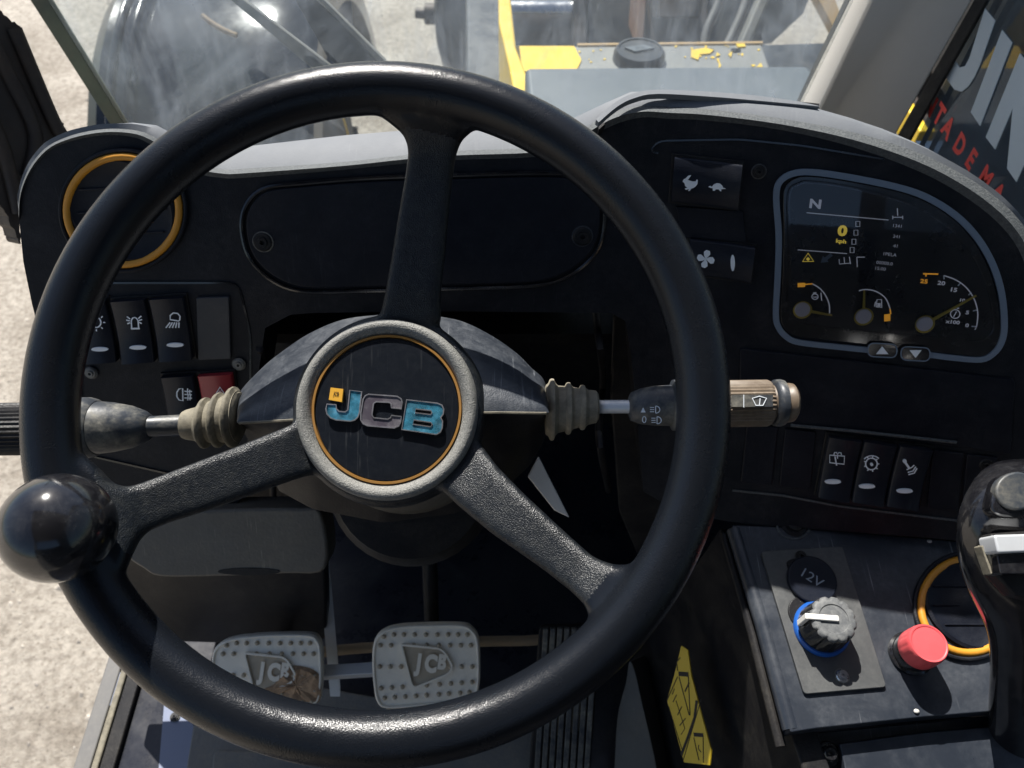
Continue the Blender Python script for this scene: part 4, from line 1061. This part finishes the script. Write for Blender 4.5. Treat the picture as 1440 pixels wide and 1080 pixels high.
JP = Plane(P(1420, 740, .437), -fw * .95 + up * .3)
MB().slab(smooth([(1395,712),(1400,684),(1412,667),(1440,660),(1490,660),(1510,690),(1500,722),(1440,728),(1408,726)], 4), JP, -.01, .003).build('head_plate', M['gloss'], t, bevel=.003, seg=3)
MB().slab(ell(1432, 690, 31, 27, 28), JP, -.002, .0052).build('thumb_button', M['thumb'], t, bevel=.0015)
MB().slab([(1392,750),(1470,744),(1480,850),(1428,838),(1398,806)], JP, -.01, .0015).build('switch_recess', M['black'], t, bevel=.002)
MB().slab(rnd([(1398,752),(1470,750),(1475,775),(1404,778)], 5), JP, .0, .016).build('chrome_rocker', M['silver'], t, bevel=.002, seg=3)
MB().slab(rnd([(1402,779),(1474,776),(1478,808),(1408,808)], 5), JP, .0, .012).build('rocker_face', M['gloss'], t, bevel=.002)
for k in range(3):
    MB().slab([(1380 + k*7, 768 + k*-2), (1384.5 + k*7, 766 - k*2), (1398 + k*6, 806), (1394 + k*6, 808)], JP, -.004, .004 + .002*k).build('rib', M['boot'], t, bevel=.0006)

# ------------------------------------------------------------------ pillars and glazing
def bar(pts0, pts1, name, m, label=None, cat=None, kind=None, bevel=0, parent=None):
    o = MB().prism(pts0, pts1).build(name, m, parent, bevel=bevel)
    if label: o['label'] = label; o['category'] = cat
    if kind: o['kind'] = kind
    return o
def lin(a, b, t): return a + (b - a) * t
# right pillar: cross-section corners at base and at eye height
b1, b2, b3 = P(1132,138,.90), P(1155,147,.87), P(1262,186,.82)
t1, t2, t3 = P(1200,0,.775), P(1225,0,.745), P(1368,0,.70)
def ext(a, b, k0, k1): return lin(a, b, k0), lin(a, b, k1)
def prism_lines(L, k0, k1): return [lin(a, b, k0) for a, b in L], [lin(a, b, k1) for a, b in L]
back = Vector((.05, .06, 0))
pil = thing('cab_pillar', 'light grey front pillar between windscreen and side window', 'pillar', lin(b2, t2, -.5))
p0, p1_ = prism_lines([(b1, t1), (b2, t2), (b3, t3), (b3 + Vector((.01,.05,0)), t3 + Vector((.01,.05,0))), (b1 + Vector((.02,.04,0)), t1 + Vector((.02,.04,0)))], -1.0, 3.6)
MB().prism(p0, p1_).build('pillar_trim', M['pillar'], pil, bevel=.003)
s1, s2 = P(1264,187,.815), P(1282,196,.80); u1, u2 = P(1370,0,.695), P(1392,0,.685)
p0, p1_ = prism_lines([(s1, u1), (s2, u2), (s2 + Vector((.02,.03,0)), u2 + Vector((.02,.03,0))), (s1 + Vector((.02,.03,0)), u1 + Vector((.02,.03,0)))], -1.0, 3.6)
MB().prism(p0, p1_).build('window_seal', M['seal'], pil, bevel=.003)
s1, s2 = P(1128,138,.905), P(1132,139,.90); u1, u2 = P(1194,0,.78), P(1200,0,.775)
p0, p1_ = prism_lines([(s1, u1), (s2, u2), (s2 + Vector((.02,.03,0)), u2 + Vector((.02,.03,0))), (s1 + Vector((.01,.03,0)), u1 + Vector((.01,.03,0)))], -1.0, 3.6)
MB().prism(p0, p1_).build('windscreen_seal', M['seal'], pil)
# left door seal: rough profile
ls = [(-60,-60),(-20,-10),(0,14),(14,28),(28,36),(36,58),(46,76),(53,104),(56,118),(66,132),(72,140),(84,168),(92,180),(101,197),(88,212),(66,222),(48,246),(36,275),(28,310),(29,345),(22,330),(8,298),(-4,282),(-60,150)]
rj = random.Random(2); l2 = []
for (a, b) in zip(ls, ls[1:] + ls[:1]):
    for k in range(5):
        t_ = k / 5; l2.append((a[0] + (b[0]-a[0])*t_ + rj.uniform(-1.6, 1.6), a[1] + (b[1]-a[1])*t_ + rj.uniform(-1.6, 1.6)))
ls = l2
LP = Plane(P(60, 150, .66), (.72, -.5, .35))
lsl = thing('door_seal', 'weathered dark rubber door seal hanging beside the left pillar', 'door seal', LP.hit(40, 300))
MB().shape([ls], LP, -.03, 0).build('seal_body', M['leftseal'], lsl, ang=30)
for a in ([(-10,60),(20,120),(50,190),(40,250)], [(-20,150),(5,210),(28,300)], [(20,40),(45,100),(75,170),(90,195)]):
    MB().tube([LP.hit(x, y, .002) for x, y in smooth(a, 4, False)], .006, 10).build('seal_fold', M['leftseal'], lsl)
# windscreen
wb = lambda px, py: WS.hit(px, py)
WS = Plane(P(700, 120, .78) + Vector((0, .0, 0)), (0, -1, .30))
y_ = WS.o.y
def wsp(x, z_): # point on screen plane at x and height z_
    return Vector((x, y_ + (z_ - WS.o.z) * .30, z_))
zb, zt = WS.hit(700, 205).z - .06, CP.z + .45
g1 = WS.hit(168, 165); g2 = WS.hit(66, 0)
k_ = (g2.x - g1.x) / (g2.z - g1.z)
gx = lambda z_: g1.x + (z_ - g1.z) * k_
rx = lambda z_: WS.hit(1132, 138).x + (z_ - WS.hit(1132, 138).z) * ((WS.hit(1200, 0).x - WS.hit(1132, 138).x) / (WS.hit(1200, 0).z - WS.hit(1132, 138).z))
zt = CP.z - .05
q = [wsp(gx(zb), zb), wsp(rx(zb), zb), wsp(rx(zt), zt), wsp(gx(zt), zt)]
ws = MB().prism(q, [p + Vector((0, .006, 0)) for p in q]).build('windscreen', M['windshield'])
ws['label'] = 'dirty streaked windscreen glass ahead of the dashboard'; ws['category'] = 'windscreen'
gm = mat('green_glass_edge', (.10,.12,.07), .3, dust=.5, dcol=(.25,.17,.10), dscale=7, var=.4, vscale=4)
e = MB().prism([wsp(gx(zb) - .013, zb), wsp(gx(zb) + .001, zb), wsp(gx(zt) + .001, zt), wsp(gx(zt) - .020, zt)],
           [p + Vector((0, .008, 0)) for p in [wsp(gx(zb) - .013, zb), wsp(gx(zb) + .001, zb), wsp(gx(zt) + .001, zt), wsp(gx(zt) - .020, zt)]]).build('glass_edge', gm, ws)
# curved outer quarter glass to the left of the seam, also dusty
q0 = [wsp(gx(zb) - .014, zb), wsp(gx(zt) - .021, zt)]
ql = [WS.hit(96, 210) + Vector((-.004, -.01, 0)), wsp(WS.hit(112, 0).x - .10, zt)]
# wiper outside the glass
WO_ = Plane(WS.o + Vector((0, .03, 0)), WS.n)
t = thing('windscreen_wiper', 'grey wiper arm and blade resting across the windscreen', 'wiper', WO_.hit(560, 190))
MB().slab([(318,-5),(336,-5),(456,86),(480,105),(462,112),(436,94)], WO_, -.008, 0).build('wiper_arm', M['steel'], t, bevel=.001)
MB().slab([(398,-30),(412,-30),(536,84),(566,122),(600,190),(570,190),(500,120),(460,80)], WO_, -.006, -.001).build('blade_carrier', M['guard'], t, bevel=.001)
MB().slab([(428,-20),(436,-20),(540,84),(575,130),(606,190),(598,190),(560,122),(528,84)], WO_, -.006, .003).build('blade', M['steel'], t, bevel=.001)
# right side window with lettering
XP = .425
SWN = Plane((XP, .3, CP.z - .3), (-1, 0, 0), (0, -1, 0))
sw = thing('side_window', 'tinted right side window with large white and small red letters', 'window', (XP, .0, CP.z - .35))
q = [(XP, .70, CP.z - .48), (XP, -.80, CP.z - .48), (XP, -.80, CP.z + .38), (XP, .66, CP.z + .38)]
MB().prism([Vector(p) for p in q], [Vector(p) + Vector((.006, 0, 0)) for p in q]).build('glass', M['sideglass'], sw)
def let(loops, m): return MB().shape(loops, SWN, .0005, .0012).build('window_letter', m, sw)
let([[(1385,12),(1399,29),(1378,90),(1370,108),(1361,122),(1352,129),(1342,126),(1332,112),(1328,97),(1333,80),(1342,72),(1343,86),(1349,95),(1357,93),(1363,82)]], M['letters'])
let([[(1409,42),(1423,60),(1378,177),(1365,158)]], M['letters'])
let([[(1434,75),(1450,96),(1462,100),(1480,140),(1429,256),(1416,237),(1424,152),(1399,210),(1386,193)]], M['letters'])
let([[(1440,265),(1450,235),(1475,190),(1500,260),(1460,300)]], M['letters'])
RLP = SWN
def tl_(s_, px, py, h):
    text(s_, px, py, h, SWN, M['redletters'], sw, name='window_letter', off=.0006, sx=.95, bold=.045)
for s_, px, py, h in (('N',1309,146,29),('T',1321,161,29),('A',1333,179,29),('D',1350,204,29),('E',1366,224,29),('M',1386,250,29),('A',1403,272,29)):
    tl_(s_, px, py, h)

# ------------------------------------------------------------------ machine parts outside
def hz(z_): return Plane((0, 0, z_), (0, 0, 1))
SZ = CP.z - .565
fr = thing('chassis_frame', 'yellow and worn steel front chassis beam seen through the windscreen', 'chassis', hz(SZ - .1).hit(900, 80))
BP = hz(CP.z - .66)
MB().slab([(722,65),(1072,62),(1085,100),(718,100)], BP, -.25, 0).build('cross_beam', M['steel'], fr, bevel=.004)
MB().slab(rnd([(722,64.5),(808,64.5),(812,74),(818,84),(810,100),(716,100)], 3), BP, -.002, .002).build('yellow_paint_patch', M['yellow'], fr)
MB().tube([BP.hit(812, 64.5, 0), BP.hit(1072, 61.5, 0)], .004, 8).build('yellow_edge', M['tan'], fr)
for c_ in ([(972,70),(992,67),(1004,70),(998,75),(984,76),(982,84),(972,80)], [(1034,60),(1046,60),(1049,65),(1038,66)], [(1070,88),(1073,94),(1064,94)], [(1011,84),(1014,92),(1011,96)], [(1008,73),(1013,77),(1007,79)], [(1030,72),(1028,80),(1024,76)]):
    MB().slab(c_, BP, -.001, .0025).build('paint_fleck', M['yellow'], fr)
rg = random.Random(5)
for k in range(26):
    x = rg.choice([rg.uniform(960,1072), rg.uniform(940,1072), rg.uniform(812,860)]); y = rg.uniform(64, 93); r = rg.uniform(.6, 2.2)
    c_ = [(x + r*rg.uniform(.5,1.8)*math.cos(a), y + r*rg.uniform(.5,1.1)*math.sin(a)) for a in (0,.9,1.8,2.7,3.6,4.5,5.4)]
    MB().slab(c_, BP, -.001, .0012).build('paint_fleck', M['yellow'], fr)
for c_ in ((1000,70,4),(1033,70,5),(1038,70,4)):
    MB().disc(*c_, BP, -.001, .002, 14).build('bolt_hole', M['black'], fr)
MB().slab([(700,-40),(714,-40),(726,66),(750,128),(722,128),(716,95),(701,30)], hz(CP.z - .60), -.4, 0).build('yellow_side_plate', M['yellow'], fr, bevel=.004)
MB().slab([(655,-40),(702,-40),(716,95),(722,140),(655,140)], hz(CP.z - .72), -.5, 0).build('dark_side_plate', M['guard'], fr, bevel=.006)
MB().slab([(1045,56),(1080,62),(1200,58),(1180,110),(1085,110)], hz(CP.z - .70), -.3, 0).build('dark_bracket', M['guard'], fr, bevel=.004)
o = MB().slab([(738,94),(1138,91),(1150,110),(1140,175),(745,175)], hz(SZ), -.12, 0).build('front_cover', M['slab'], bevel=.008, seg=3)
o['label'] = 'flat grey blue cover box just ahead of the windscreen base'; o['category'] = 'cover'
t = thing('tank_cap', 'round black filler cap behind the grey blue cover', 'cap', BP.hit(898, 90))
cb = BP.hit(898, 84); cr_ = BP.mm(898, 80, 36.5)
MB().lathe(cb - Vector((0, 0, .02)), (0, 0, 1), [(0, cr_), (.022, cr_), (.032, cr_*.97), (.038, cr_*.88), (.038, cr_*.8), (.036, cr_*.78), (.036, 0)], 48).build('cap_body', M['guard'], t, ang=35)
cpl = Plane(cb + Vector((0, 0, .0162)), (0, 0, 1))
em = [(880,69),(905,62),(922,64),(915,70),(886,73)]
MB().slab([(878,66),(906,62),(921,67),(893,72)], cpl, .0, .003).build('cap_emblem', M['slab'], t, bevel=.001)
text('JCB', 900, 67, 6, Plane(cpl.o, cpl.n, (1,.1,0)), M['guard'], t, off=.0035, sx=1.3)
# boom head and axle group
bm_ = thing('boom_carriage', 'dark boom carriage with cross tube and plates beyond the chassis beam', 'boom', P(930, 20, 2.2))
def tubeP(pts, d, rpx, nm, m, parent, n=20):
    return MB().tube([P(x, y, d) for x, y in pts], rpx * d / F, n).build(nm, m, parent)
tubeP([(714,18),(806,18)], 1.9, 16, 'cross_tube', M['rod'], bm_)
MB().lathe(P(700, 42, 1.95), (1,0,0), [(0,.05),(.01,.075),(.19,.075),(.20,.05)], 32).build('axle_drum', M['iron'], bm_)
def boxP(pts, d0, d1, nm, m, parent, bev=.005):
    return MB().prism([P(x, y, d0) for x, y in pts], [P(x, y, d0) + Vector((0, d1, -.05)) for x, y in pts]).build(nm, m, parent, bevel=bev)
boxP([(806,-30),(825,-30),(826,70),(806,70)], 1.85, .4, 'side_plate', M['iron'], bm_)
boxP([(825,-30),(900,-30),(896,74),(826,74)], 2.0, .4, 'carriage_plate', M['guard'], bm_)
boxP([(900,-30),(912,-30),(905,64),(892,64)], 1.9, .3, 'rusty_rib', mat('rusty_steel', (.16,.08,.05), .7, dust=.5), bm_)
boxP([(912,-30),(1000,-30),(990,72),(905,72)], 2.05, .4, 'carriage_plate', M['iron'], bm_)
boxP([(925,-30),(990,-30),(985,25),(925,25)], 1.95, .1, 'front_block', M['iron'], bm_)
boxP([(1000,-30),(1150,-30),(1130,20),(1085,62),(990,72)], 2.1, .4, 'carriage_plate', M['guard'], bm_)
boxP([(1080,-30),(1095,-30),(1050,72),(1036,72)], 1.95, .05, 'strut', M['steel'], bm_)
for x0, x1, x2 in ((1010,995,990),(1048,1034,1022)):
    o = MB().tube([P(x, y, 1.75) for x, y in smooth([(x0+4,-20),(x0,5),(x1,40),(x2,64)], 5, False)], .010, 12).build('hydraulic_hose', M['sill'])
    o['category'] = 'hose'; o['group'] = 'hydraulic hoses on the boom carriage'
    o['label'] = 'pale hydraulic hose nearer the filler cap' if x0 < 1020 else 'pale hydraulic hose farther from the filler cap'
o = MB().prism([P(x, y, 1.6) for x, y in ((1145,-10),(1172,-10),(1190,42),(1178,52))], [P(x, y, 1.6) + Vector((0,.05,-.02)) for x, y in ((1145,-10),(1172,-10),(1190,42),(1178,52))]).build('tan_strut', M['tan'], bevel=.003)
o['label'] = 'tan painted strut near the top of the right pillar'; o['category'] = 'strut'
# wheel drum hanging left of the dark plate
t = thing('axle_hub', 'dark rounded hub drum left of the dark chassis plate', 'axle hub', P(640, 60, 2.3))
MB().lathe(P(668, 20, 2.35), (-1, .0, .0), [(-.1,.18),(0,.185),(.06,.18),(.10,.15),(.115,.10),(.12,0)], 40).build('hub_drum', M['guard'], t)
MB().lathe(P(612, 20, 2.35), (-1,.1,0), [(0,.03),(.03,.03),(.03,.015),(.06,.015)], 16).build('hub_bolt', M['iron'], t)
# left front mudguard over its tyre
FGx0, FGx1 = -1.06, -.50
mg = thing('front_axle', 'left front tyre under a black glossy mudguard beyond the windscreen', 'front axle', (-.78, 1.9, CP.z - 1.6))
mb = MB(); cy, cz = 2.08, CP.z - 1.62; K = 26
prof = [(-.28,-.05),(-.275,.03),(-.24,.055),(-.20,.045),(-.19,.060),(-.165,.062),(-.15,.045),(0,.05),(.16,.055),(.25,.045),(.285,.02),(.29,-.05)]
rs = []
for k in range(K + 1):
    a = R(-8 + 196 * k / K)
    rs.append([Vector((-.78 + px_, cy - math.cos(a) * (.62 + dz), cz + math.sin(a) * (.62 + dz))) for px_, dz in prof])
n = len(prof)
mb.add([p for r in rs for p in r], [(k*n + i, k*n + i + 1, (k+1)*n + i + 1, (k+1)*n + i) for k in range(K) for i in range(n - 1)])
mb.build('mudguard', M['fender'], mg, ang=35)
for xo in (-.205, -.165):
    MB().tube([Vector((-.78 + xo, cy - math.cos(R(a)) * .682, cz + math.sin(R(a)) * .682)) for a in range(-6, 186, 5)], .009, 12).build('guard_bead', M['fender'], mg)
ty = MB().lathe(Vector((-.98, 2.08, CP.z - 1.62)), (1,0,0), [(0,.30),(.01,.42),(.04,.47),(.20,.485),(.36,.47),(.39,.42),(.40,.30)], 64).build('tyre', M['tyre'], mg, ang=50)
mb = MB()
for k in range(22):
    a = 2*math.pi*k/22
    for sgn in (-1, 1):
        c = Vector((-.78 + sgn * .095, 2.08 + math.cos(a + sgn*.07) * .49, CP.z - 1.62 + math.sin(a + sgn*.07) * .49))
        mb.box(c, .19, .05, .03, (1,0,0), (0,-math.sin(a),math.cos(a)), (0,math.cos(a),math.sin(a)))
mb.build('tread_lug', M['tyre'], ty, kind='stuff')
MB().lathe(Vector((-.585, 2.08, CP.z - 1.62)), (1,0,0), [(0,.30),(.01,.28),(-.05,.24),(-.05,.10),(.02,.09),(.02,0)], 40).build('rim', M['yellow'], ty, ang=35)
# pale blue body panel and lamp between guard and frame
o = MB().prism([P(x, y, 2.25) for x, y in ((383,-30),(470,-30),(474,60),(468,100),(395,110),(383,60))], [P(x, y, 2.25) + Vector((0,.25,-.1)) for x, y in ((383,-30),(470,-30),(474,60),(468,100),(395,110),(383,60))]).build('lamp_bracket', M['bluebody'], bevel=.01)
o['label'] = 'blue grey bracket panel beside the mudguard behind the wiper'; o['category'] = 'bracket'
MB().tube([P(x, y, 1.75) for x, y in smooth([(284,22),(300,34),(318,44),(333,50)], 4, False)], .006, 10).build('cable', M['hose'])
o = bpy.data.objects['cable']; o['label'] = 'short tan cable looped on top of the black mudguard'; o['category'] = 'cable'
# boom along the right side of the cab
bo = thing('lift_boom', 'dark grey lift boom running along the right side of the cab', 'boom', (.95, .6, CP.z - .9))
MB().box((1.02, .4, CP.z - .62), .34, 3.6, .46).build('boom_tube', M['guard'], bo, bevel=.02)
MB().box((.844, 1.44, CP.z - .54), .01, .14, .09).build('yellow_plate', M['yellow'], bo, bevel=.003)
MB().box((.80, 1.40, CP.z - .93), .02, .20, .12).build('yellow_guard', M['yellow'], bo, bevel=.004)
MB().box((1.02, .4, CP.z - 1.15), .5, 2.6, .45).build('engine_cover', M['iron'], bo, bevel=.02)

# hoses and loom in the dark footwell behind the column
hs = (([(830,380),(840,460),(848,530),(842,610),(856,690)], 5, 'thin black hose hanging beside the dark inner panel'),
      ([(358,380),(362,470),(372,520),(380,600),(384,700)], 5, 'short black hose left of the column shroud'))
for pts, r, lb in hs:
    o = MB().tube([P(x, y, .62 + .05 * math.sin(i * .7)) for i, (x, y) in enumerate(smooth(pts, 5, False))], r * .62 / F, 10).build('footwell_hose', M['black'])
    o['label'] = lb; o['category'] = 'hose'; o['group'] = 'black hoses in the footwell'
